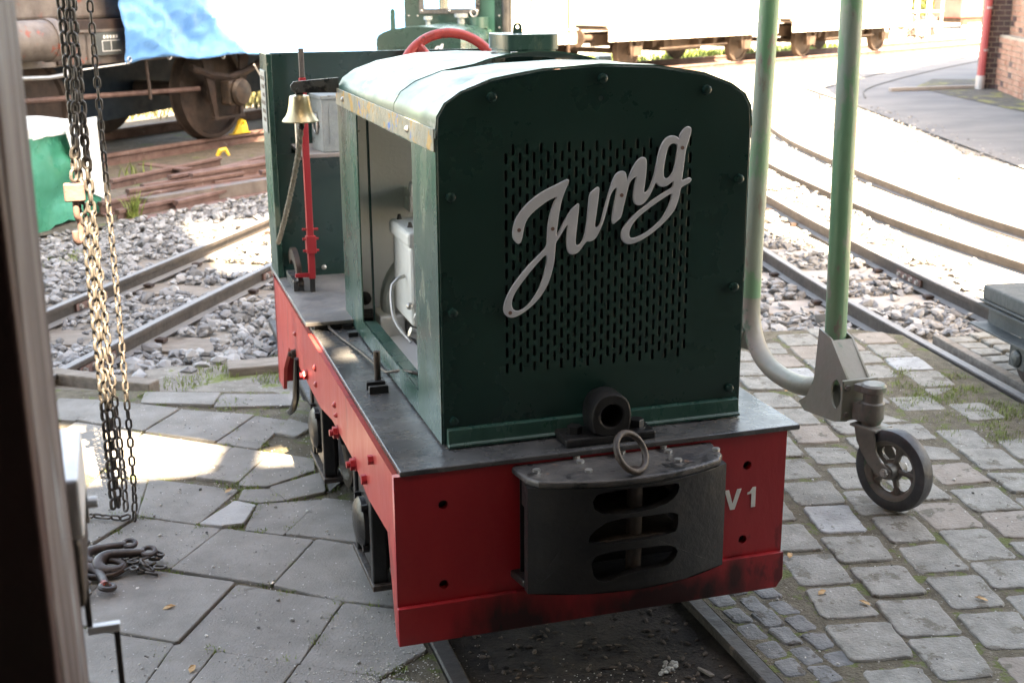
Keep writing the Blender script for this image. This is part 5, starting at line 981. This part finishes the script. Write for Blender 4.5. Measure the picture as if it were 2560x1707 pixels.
for s in (-1, 1): b = MB(); b.box(s * .44 - .006, s * .44 + .006, 1.106, 1.4, .49, 2.0); b.box(s * .44 - .006, s * .44 + .006, 2.2, 2.5, .49, 2.0); b.box(s * .44 - .006, s * .44 + .006, 1.4, 2.2, .49, .95); q2(b, 'cab_side', m_greenw)
b = MB(); b.box(-.48, .48, 1.0, 2.6, 2.201, 2.23); q2(b, 'cab_roof', m_blackp)
for x, y, r, z1 in ((-.18, .9, .028, 1.34), (.10, .95, .045, 1.36)):
    b = MB(); b.cyl((x, y, 1.26), (x, y, z1 - .03), r * .7, n=14); b.cyl((x, y, z1 - .03), (x, y, z1), r * 1.3, n=16); q2(b, 'filler_cap', m_box, smooth=True)
b = MB(); b.cyl((.24, 1.0, 1.24), (.24, 1.0, 1.33), .085, n=20); q2(b, 'oil_cup', m_greenw, smooth=True)
b = MB(); b.tube([Vector((.2 + .03 * cos(t), 1.0, 1.365 + .03 * sin(t))) for t in [2 * pi * k / 14 for k in range(14)]], .007, 6, closed=True); q2(b, 'lifting_eye', m_steel)
b = MB(); b.cyl((.49, .98, .9), (.49, .98, 2.6), .042, n=18); b.cyl((.49, .98, .88), (.49, .98, .99), .07, n=18); q2(b, 'exhaust_pipe', m_iron, smooth=True)
b = MB(); b.box(.45, .6, .95, 1.05, .49, .9); q2(b, 'exhaust_box', m_iron)
b = MB(); b.prism([(-.02, 1.15), (.02, 1.15), (.02, 1.40), (.008, 1.42), (-.008, 1.42), (-.02, 1.40)], 'y', .01, .02, Matrix.Translation((-.21, 0, 0))); q2(b, 'marker_post', m_greenw)

# ================================================================== RIGHT BACKGROUND
fdir = Vector((6.5, 3.3)).normalized(); fang = math.atan2(fdir.y, fdir.x)
def flatwagon(x0, L, label, body=0):
    o = Vector((8.7, 18.9)) + fdir * x0
    F = empty('flat_wagon', label, 'wagon', (o.x, o.y, 0), fang, 'pale wagons on the far track')
    f = lambda b, nm, mt, par=None, **k: b.build(nm, mt, par or F, **k)
    b = MB(); b.box(0, L, -.32, -.30, .52, .74); b.box(0, L, -.36, -.26, .741, .76); sb = f(b, 'sole_bar', m_wagon)
    b = MB(); b.box(0, L, -.3, 1.75, .70, .739); f(b, 'wagon_deck', m_wagond)
    for k in range(int(L / .36)):
        b = MB(); b.prism([(-.345, .545), (-.322, .53), (-.322, .735), (-.345, .735)], 'x', .15 + k * .36, .18 + k * .36); b.build('stanchion_bracket', m_wagon, sb)
    b = MB(); b.box(0, L, -.30, 1.7, .765, .765 + (.95 if body else .32)); f(b, 'wagon_side', m_wagon, bev=.02)
    for x in (.8, L - .9):
        for y in (0, 1.45):
            s = -1 if y == 0 else 1
            b = MB(); b.lathe([(.03, -.05), (.31, -.05), (.32, -.04), (.30, .05), (.27, .05), (.25, .02), (.03, .04)], Matrix.Translation((x, y, .33)) @ Matrix.Rotation(s * -pi / 2, 4, 'X'), 30); f(b, 'wheel', m_wagond, smooth=True)
            if s < 0:
                b = MB(); b.box(x - .1, x + .1, -.26, -.12, .26, .42); b.prism([(x - .12, .2), (x - .2, .6), (x - .1, .6)], 'y', -.24, -.22); b.prism([(x + .12, .2), (x + .1, .6), (x + .2, .6)], 'y', -.24, -.22); f(b, 'axle_box', m_wagond)
        b = MB(); b.cyl((x, 0, .33), (x, 1.45, .33), .05, n=10); f(b, 'axle', m_wagond)
    b = MB(); b.box(.2, L - .2, .2, .3, .42, .62); b.box(.2, L - .2, 1.1, 1.2, .42, .62); f(b, 'centre_sill', m_wagond)
    b = MB(); b.box(L * .4, L * .62, .1, 1.2, .28, .56); f(b, 'brake_gear', m_wagond)
    for k in range(6): x = L * (.2 + .12 * k); b = MB(); b.prism([(x - .05, .36), (x + .05, .40), (x + .1, .69), (x - .02, .69)], 'y', -.1 + .1 * (k % 3), .5 + .2 * (k % 2)); f(b, 'underframe_bracket', m_wagond)
    b = MB(); b.cyl((L * .3, -.2, .35), (L * .7, -.2, .38), .018, n=6); f(b, 'brake_rod', m_wagond)
    for y in (.1, 1.35):
        for e, s in ((0, -1), (L, 1)): b = MB(); b.cyl((e, y, .58), (e + s * .3, y, .58), .05, n=10); b.cyl((e + s * .3, y, .58), (e + s * .33, y, .58), .15, n=16); f(b, 'buffer', m_wagond)
    return F
flatwagon(-2.0, 4.9, 'pale flat wagon with a low side, seen behind the green hoist')
flatwagon(3.4, 4.6, 'second pale flat wagon on the far track, beyond the hoist')
VN = flatwagon(-8.0, 5.2, 'tall pale wagon body behind the locomotive roof', 1)
b = MB(); b.box(5.0, 5.02, -.34, -.30, .35, 1.5); b.build('grab_rail', m_wagond, VN)
# brick building
bw = Vector((.46, .89)).normalized(); BB = empty('brick_building', 'red brick building with dark brick corner pilaster beside the asphalt', 'building', (11.75, 14.0, -.08), math.atan2(bw.y, bw.x))
# local x along the wall (far +), y into the building is -y side ( to the right )
b = MB(); b.box(-11, .0, -5, -.16, 0, 4.1); b.build('wall_core', m_mortar, BB)
b = MB(); b.box(-.42, .0, -.159, .17, 0, 4.0); pil = b.build('pilaster', m_mortar, BB)
def bricks(x0, x1, y, z0, z1, L, mt, par, face, h=.075, j=.012, seed=0, lim=300):
    me = None; k = 0; rows = int((z1 - z0) / h)
    for r in range(rows):
        z = z0 + r * h; x = x0 - (L / 2 if r % 2 else 0)
        while x < x1 - .02:
            a, c = max(x, x0) + j / 2, min(x + L, x1) - j / 2; x += L
            if c - a < .03 or k >= lim: continue
            b = MB(); pr = .012 + random.uniform(-.003, .004)
            if face == 'y': b.box(a, c, y - .01, y + pr, z + j / 2, z + h - j / 2)
            else: b.box(y - .01, y + pr, a, c, z + j / 2, z + h - j / 2)
            b.build('brick', mt if random.random() > .12 else (m_brickd if mt is m_brick else m_rustd), par); k += 1
bricks(-.42, 0, .17, 0, 2.0, .22, m_brickd, pil, 'y')
for rw in range(27):
    z = rw * .075; cuts = [-.15, .02, .168] if rw % 2 else [-.15, -.06, .09, .168]
    for a, c in zip(cuts[:-1], cuts[1:]):
        b = MB(); b.box(-.432 - random.uniform(0, .004), -.41, a + .008, c - .008, z + .008, z + .067); b.build('brick', m_brickd, pil)
bricks(-1.9, -.44, -.158, 0, 1.9, .24, m_brick, BB, 'y')
b = MB(); b.box(-11, -.43, -.159, -.02, 0, .78); b.build('plinth', m_mortar, BB)
bricks(-2.4, -.44, -.018, 0, .76, .24, m_brick, BB, 'y')
b = MB(); b.box(-2.4, -1.4, -.155, -.10, 1.28, 1.36); b.build('window_sill', m_wagon, BB); b = MB(); b.box(-2.3, -1.5, -.155, -.135, 1.362, 2.6); b.build('window', m_glass, BB)
# added unseen roof overhang, outline shaped to cast the shadow on the road
rfp = [(6.7, 3.2), (8.95, 9.6), (9.75, 11.3), (16.5, 17.0), (20, 14), (12, 2)]
b = MB(); b.prism(rfp, 'z', 4.1, 4.22); o = b.build('shadow_overhang', m_roofs, BB); o.matrix_parent_inverse = (Matrix.Translation((11.75, 14.0, -.08)) @ Matrix.Rotation(math.atan2(bw.y, bw.x), 4, 'Z')).inverted()
DP = empty('downpipe', 'red rainwater downpipe with a grey foot on the brick corner', 'downpipe', (11.31, 13.62, -.08))
b = MB(); b.cyl((0, 0, .18), (.07, 0, 4.05), .055, n=18); b.build('pipe', m_pipe, DP, smooth=True)
b = MB(); b.cyl((-.005, 0, .0), (.0, 0, .2), .066, n=18); b.build('pipe_foot', m_zinc, DP, smooth=True)
for z in (.55, 1.15, 2.2): b = MB(); b.cyl((.015 + z * .012, 0, z), (.015 + z * .012, 0, z + .03), .064, n=18); b.build('pipe_collar', m_zinc, DP)
b = MB(); b.box(-.75, .75, -.04, .04, 0, .05); o = b.build('kerb_strip', m_concs, bev=.006); o.location = (10.62, 13.75, -.075); tag(o, 'pale concrete strip on the verge at the foot of the downpipe', 'kerb')
# far right: picnic table, red van body, white crate, white tank, trees
PT = empty('picnic_table', 'wooden picnic table standing far off in the sunlit yard', 'picnic table', (19.9, 27.6, -.1), rad(30)); PT.scale = (.36, .36, .36)
for y in (-.3, -.1, .1, .3): b = MB(); b.box(-.85, .85, y - .09, y + .09, .72, .76); b.build('table_plank', m_wagond, PT)
for y in (-.75, .75): b = MB(); b.box(-.85, .85, y - .13, y + .13, .42, .46); b.build('bench_plank', m_wagond, PT)
for x in (-.6, .6):
    for s in (-1, 1): b = MB(); b.tube([(x, s * .75, 0), (x, s * .25, .72)], .05, 4); b.build('table_leg', m_wagond, PT)
    b = MB(); b.box(x - .03, x + .03, -.8, .8, .36, .42); b.build('bench_bearer', m_wagond, PT)
RV = empty('red_van', 'faded red rail van with a white disc, far beyond the brick corner', 'van', (27.6, 35.6, -.1), rad(15)); RV.scale = (.5, .5, .5)
b = MB(); b.box(-1.4, 5, -.1, 2.2, .75, 3.4); b.build('van_body', m_redw2, RV, bev=.03)
b = MB(); b.cyl((-.3, -.104, 1.45), (-.3, -.135, 1.45), .34, n=24); b.build('white_disc', m_white, RV)
b = MB(); b.cyl((-.3, -.104, 2.0), (-.3, -.135, 2.0), .22, n=24); b.build('white_disc', m_white, RV)
b = MB(); b.box(-1.2, 4.6, 0, 2, .4, .749); b.build('van_frame', m_wagond, RV)
for x in (-.8, 2.2): b = MB(); b.cyl((x, -.05, .32), (x, .1, .32), .32, n=20); b.build('van_wheel', m_wagond, RV)
b = MB(); b.box(-.32, .32, -.25, .25, 0, .42); o = b.build('white_crate', m_white, bev=.03); o.location = (21.35, 27.1, -.1); o.rotation_euler.z = rad(20); tag(o, 'white box standing in front of the faded red van', 'box')
SK = empty('steel_rack', 'pale steel rack stacked with dark scrap machinery far across the yard', 'rack', (21.3, 29.2, -.1), rad(20)); SK.scale = (.4, .4, .42)
for x in (-2.6, -1.2, .2, 1.6):
    for y in (0, 1.2): b = MB(); b.box(x - .05, x + .05, y - .05, y + .05, 0, 2.6); b.build('rack_post', m_white, SK)
for z in (.1, 1.0, 1.75): b = MB(); b.box(-2.7, 1.7, -.06, 1.26, z, z + .09); b.build('rack_shelf', m_wagon, SK)
for i in range(16):
    x, z = random.uniform(-2.4, 1.4), random.choice((.2, 1.1)); b = MB()
    b.tube([(x, random.uniform(0, .3), z), (x + random.uniform(-.3, .3), .3, z + random.uniform(.2, .6)), (x + random.uniform(-.5, .5), .5, z + random.uniform(.1, .5))], [random.uniform(.05, .14)] * 3, 8); b.build('scrap_part', m_rustd, SK)
b = MB(); b.box(-1.1, 1.1, -.35, .35, .02, .75); o = b.build('pale_tank', m_white, bev=.08); o.location = (19.0, 30.2, -.1); o.rotation_euler.z = rad(25); tag(o, 'long white tank beyond the flat wagons', 'tank')
def leaves(name, pts, size, mt, parent=None, lab=None):
    vs, fs = [], []
    for p in pts:
        a = Vector((random.gauss(0, 1), random.gauss(0, 1), random.gauss(0, 1))).normalized(); c = a.orthogonal().normalized(); d = a.cross(c); s = size * random.uniform(.6, 1.4); k = len(vs)
        vs += [p + c * s, p + d * s * .5, p - c * s, p - d * s * .5]; fs.append((k, k + 1, k + 2, k + 3))
    me = bpy.data.meshes.new(name); me.from_pydata(vs, [], fs); me.update(); return fin(name, me, mt, parent)
for i, (x, y, h, r, lab) in enumerate(((30.2, 44, 7, 3.2, 'broad tree with yellow-green leaves far beyond the steel rack'), (33.2, 47, 6, 2.8, 'rounder tree between the steel rack and the red van, far off'), (38.5, 48, 8, 3.6, 'tall tree far behind the red van'))):
    T = empty('tree', lab, 'tree', (x, y, -.1), group='trees beyond the yard')
    b = MB(); b.tube([(0, 0, 0), (.1, 0, h * .3), (.2, .1, h * .6), (.1, 0, h * .85)], [.28, .2, .12, .04], 10)
    for k in range(7):
        a = k * .9; z = h * (.25 + .08 * k); b.tube([(.1, 0, z), (.1 + r * .4 * cos(a), r * .4 * sin(a), z + .6), (.1 + r * .75 * cos(a), r * .75 * sin(a), z + 1.1)], [.09, .06, .02], 6)
    b.build('trunk', m_bark, T, smooth=True); pts = []
    cl = [Vector((random.uniform(-r, r) * .8, random.uniform(-r, r) * .8, random.uniform(h * .08, h))) for _ in range(40)]
    for _ in range(5200):
        c = random.choice(cl); pts.append(c + Vector((random.gauss(0, .42), random.gauss(0, .42), random.gauss(0, .36))))
    pts = [p for p in pts if p.z > .2]
    leaves('crown', pts, .13, m_crown, T)
# ------------------------------------------------------------------ grass, weeds, debris
def tufts(spots, n, h, name, mt, label, spread=.03, w=.0035):
    vs, fs = [], []
    for (x, y, z, r, dn) in spots:
        for _ in range(int(n * dn)):
            a = random.uniform(0, 6.28); rr = r * random.random() ** .6; px, py = x + rr * cos(a), y + rr * sin(a); hh = h * random.uniform(.35, 1.1); l = random.uniform(0, 6.28); ln = hh * random.uniform(.2, .9); d = Vector((cos(l), sin(l), 0)); s = Vector((-d.y, d.x, 0)) * w * random.uniform(.6, 1.2); p = Vector((px, py, z)); k = len(vs)
            vs += [p - s, p + s, p + d * ln * .4 + Vector((0, 0, hh * .65)) + s * .7, p + d * ln * .4 + Vector((0, 0, hh * .65)) - s * .7, p + d * ln + Vector((0, 0, hh))]; fs += [(k, k + 1, k + 2, k + 3), (k + 3, k + 2, k + 4)]
    me = bpy.data.meshes.new(name); me.from_pydata(vs, [], fs); me.update(); return tag(stuff(fin(name, me, mt)), label, 'grass')
sp = []
for _ in range(60): sp.append((random.gauss(1.86, .14), random.gauss(1.2, .22), -.010, .05, random.uniform(.3, 1)))
sp = [s for s in sp if s[0] < rx(s[1]) - .01]
tufts(sp, 75, .022, 'moss_grass', m_grass, 'low green grass and moss between the setts beside the low trolley', w=.0012)
sp = []
for s in SLABS[:30]:
    for k in range(len(s)):
        if random.random() < .95:
            a, c = Vector(s[k]), Vector(s[(k + 1) % len(s)]); p = a.lerp(c, random.random()); sp.append((p.x, p.y, -.0085, .024, random.uniform(.2, .9)))
tufts(sp, 110, .012, 'joint_moss', m_grass, 'tiny green tufts in the joints of the grey slabs', w=.0012)
sp = [(-1.33, 5.3, -.09, .16, 2), (-1.2, 5.45, -.09, .1, 1), (-.85, 6.6, -.09, .06, 3), (-.6, 2.62, -.05, .12, 1.4), (-.75, 2.5, -.05, .1, 1), (-.42, 2.45, -.05, .08, 1.2), (-.9, 2.35, -.05, .05, .8), (-.62, 2.06, -.02, .07, 1.2), (-.3, 2.72, -.05, .1, 1)]
tufts(sp, 150, .03, 'verge_grass', m_grass, 'short green grass at the edge of the slabs and ballast', w=.0018)
tufts([(-.85, 6.6, -.09, .05, 1), (-.80, 8.5, -.09, .15, .5)], 60, .2, 'tall_grass', m_grass, 'tuft of long grass beside the rail pile', w=.005)
sp = [(random.uniform(-3.5, 5), 0, -.1, .5, 1) for _ in range(90)]; sp = [(x, 12.9 + (x + 1) * .95 + random.uniform(0, 3), -.1, .6, 1) for x, *_ in sp]
tufts(sp, 70, .32, 'dry_grass', m_dry, 'dry and green grass growing beyond the rusty wagon', w=.012)
sp = [(8 + random.uniform(-3, 8), 0, 0, 0, 0) for _ in range(60)]; sp = [(x, 20.8 + (x - 8) * .5 + random.uniform(0, 1.2), -.1, .5, 1) for x, *_ in sp]
tufts(sp, 50, .2, 'rough_grass', m_grass, 'rough green grass beyond the flat wagons', w=.02)
for i, (x, y, a) in enumerate(((-.905, .52, .3), (-.87, .21, 1.2), (.63, .10, .5), (.70, .02, 2.0), (.66, .31, 1.0), (1.35, 1.55, .3), (.98, -.05, 2.2), (-.70, 1.22, .8))):
    b = MB(); b.add([(-.016, 0, .002), (-.006, .007, .005), (.008, .006, .007), (.017, 0, .003), (.008, -.006, .006), (-.006, -.007, .004)], [(0, 1, 2, 3, 4, 5)]); o = b.build('fallen_leaf', m_leaf); o.location = (x, y, .002); o.rotation_euler = (0, 0, a); o.modifiers.new('thick', 'SOLIDIFY').thickness = .0006
    tag(o, ['curled brown leaf in the slab joint below the sling hooks', 'small brown leaf on the slab beside the cranked bolt rod', 'tan leaf on the sett beside the right end of the red beam', 'small tan leaf near the dark cobbles beside the rail', 'pale tan leaf on the setts close to the beam lip', 'orange leaf on the setts under the bent hoist tube', 'tan leaf on the setts in front of the caster wheel', 'tiny orange leaf beside the pale small slab'][i], 'leaf', 'dead leaves on the paving')
vs, fs = [], []
for i in range(2600):
    if i % 2: x, y = random.uniform(-1.1, -.36), random.uniform(-.1, 2.1)
    else: x, y = random.uniform(.36, 2.0), random.uniform(-.5, 2.2)
    p = Vector((x, y, .0015)); s = random.uniform(.0009, .0026) * (2.2 if random.random() < .06 else 1); k = len(vs); a = random.uniform(0, 6)
    M = Matrix.Rotation(a, 3, 'Z')
    for v in ICO: vs.append(p + M @ Vector((v.x * s * 1.3, v.y * s * .9, v.z * s * .7)))
    fs += [(a_ + k, b_ + k, c_ + k) for a_, b_, c_ in ICF]
me = bpy.data.meshes.new('grit'); me.from_pydata(vs, [], fs); me.update(); tag(stuff(fin('grit', me, mat('grit_specks', (.2, .19, .17), (.5, .49, .46), 60, .9, .04, bump=0, island=.75))), 'fine pale and dark grit scattered over the paving', 'grit')
vs, fs = [], []
for i in range(1500):
    c = random.choice(((-.14, -.10, .09, .05), (-.02, -.16, .12, .05), (-.42, .10, .10, .10), (-.5, .02, .08, .06))); x, y = random.gauss(c[0], c[2]), random.gauss(c[1], c[3])
    if .31 < abs(x) < .36 or y > .3: continue
    p = Vector((x, y, -.032 if abs(x) < .33 else .001)); s = random.uniform(.0007, .002); k = len(vs)
    for v in ICO: vs.append(p + Vector((v.x * s * 1.3, v.y * s, v.z * s * .7)))
    fs += [(a_ + k, b_ + k, c_ + k) for a_, b_, c_ in ICF]
me = bpy.data.meshes.new('sand'); me.from_pydata(vs, [], fs); me.update(); tag(stuff(fin('sand', me, mat('sand_grain', (.42, .40, .35), (.6, .58, .53), 60, .9, .04, bump=0, island=.4))), 'pale sand spilled over the soil and slabs before the red beam', 'sand')
# litter between the rails in front of the locomotive
vs, fs = [], []
for _ in range(520):
    x, y = random.uniform(-.27, .28), random.uniform(-.5, .4); p = Vector((x, y, -.031)); s = random.uniform(.003, .011); M = Matrix.Rotation(random.uniform(0, 6), 3, 'Z') @ Matrix.Rotation(random.uniform(-.7, .7), 3, 'X'); k = len(vs)
    for v in ICO: vs.append(p + M @ Vector((v.x * s * random.uniform(.6, 1.5), v.y * s * .6, v.z * s * .4)))
    fs += [(a + k, b_ + k, c_ + k) for a, b_, c_ in ICF]
me = bpy.data.meshes.new('soil_crumbs'); me.from_pydata(vs, [], fs); me.update(); o = stuff(fin('soil_crumbs', me, mat('soil_crumb', (.05, .038, .03), (.14, .11, .085), 30, .95, .04, bump=.3, island=.7))); tag(o, 'dark crumbs and chips littering the soil between the rails', 'litter')
for i, (x, y, a, l, mt, lab) in enumerate(((.17, -.20, 2.2, .12, m_wood, 'long brown wood splinter between the rails'), (.10, -.13, .6, .05, m_leaf, 'orange wood chip on the dark soil'), (.22, -.10, 1.9, .05, m_wood, 'short wood splinter beside the right rail'))):
    b = MB(); b.prism([(-l / 2, -.004), (-l * .2, -.006), (l / 2, -.002), (l * .45, .003), (-l * .4, .005)] if i < 3 else [(-.035, -.01), (-.01, -.018), (.03, -.012), (.036, .006), (.0, .016), (-.03, .01)], 'z', 0, .006 if i < 3 else .008); o = b.build('wood_chip' if i < 3 else 'crumbly_lump', mt, bev=.0015); o.location = (x, y, -.031); o.rotation_euler = (0, .03, a); tag(o, lab, 'wood chip' if i < 3 else 'lump')

vs, fs = [], []
for i in range(34):
    p = Vector((random.gauss(0, .016), random.gauss(0, .007), random.uniform(0, .007))); s = random.uniform(.003, .007); k = len(vs)
    for v in ICO: vs.append(p + Vector((v.x * s * random.uniform(.7, 1.3), v.y * s, v.z * s * .8)))
    fs += [(a_ + k, b_ + k, c_ + k) for a_, b_, c_ in ICF]
me = bpy.data.meshes.new('crumbly_lump'); me.from_pydata(vs, [], fs); me.update(); o = fin('crumbly_lump', me, mat('pale_crumb', (.34, .33, .30), (.48, .47, .44), 40, .95, .04, bump=.4, island=.35)); o.location = (.15, -.06, -.031); o.rotation_euler.z = .5; stuff(tag(o, 'pale crumbly lump on the dark soil before the locomotive', 'lump'))
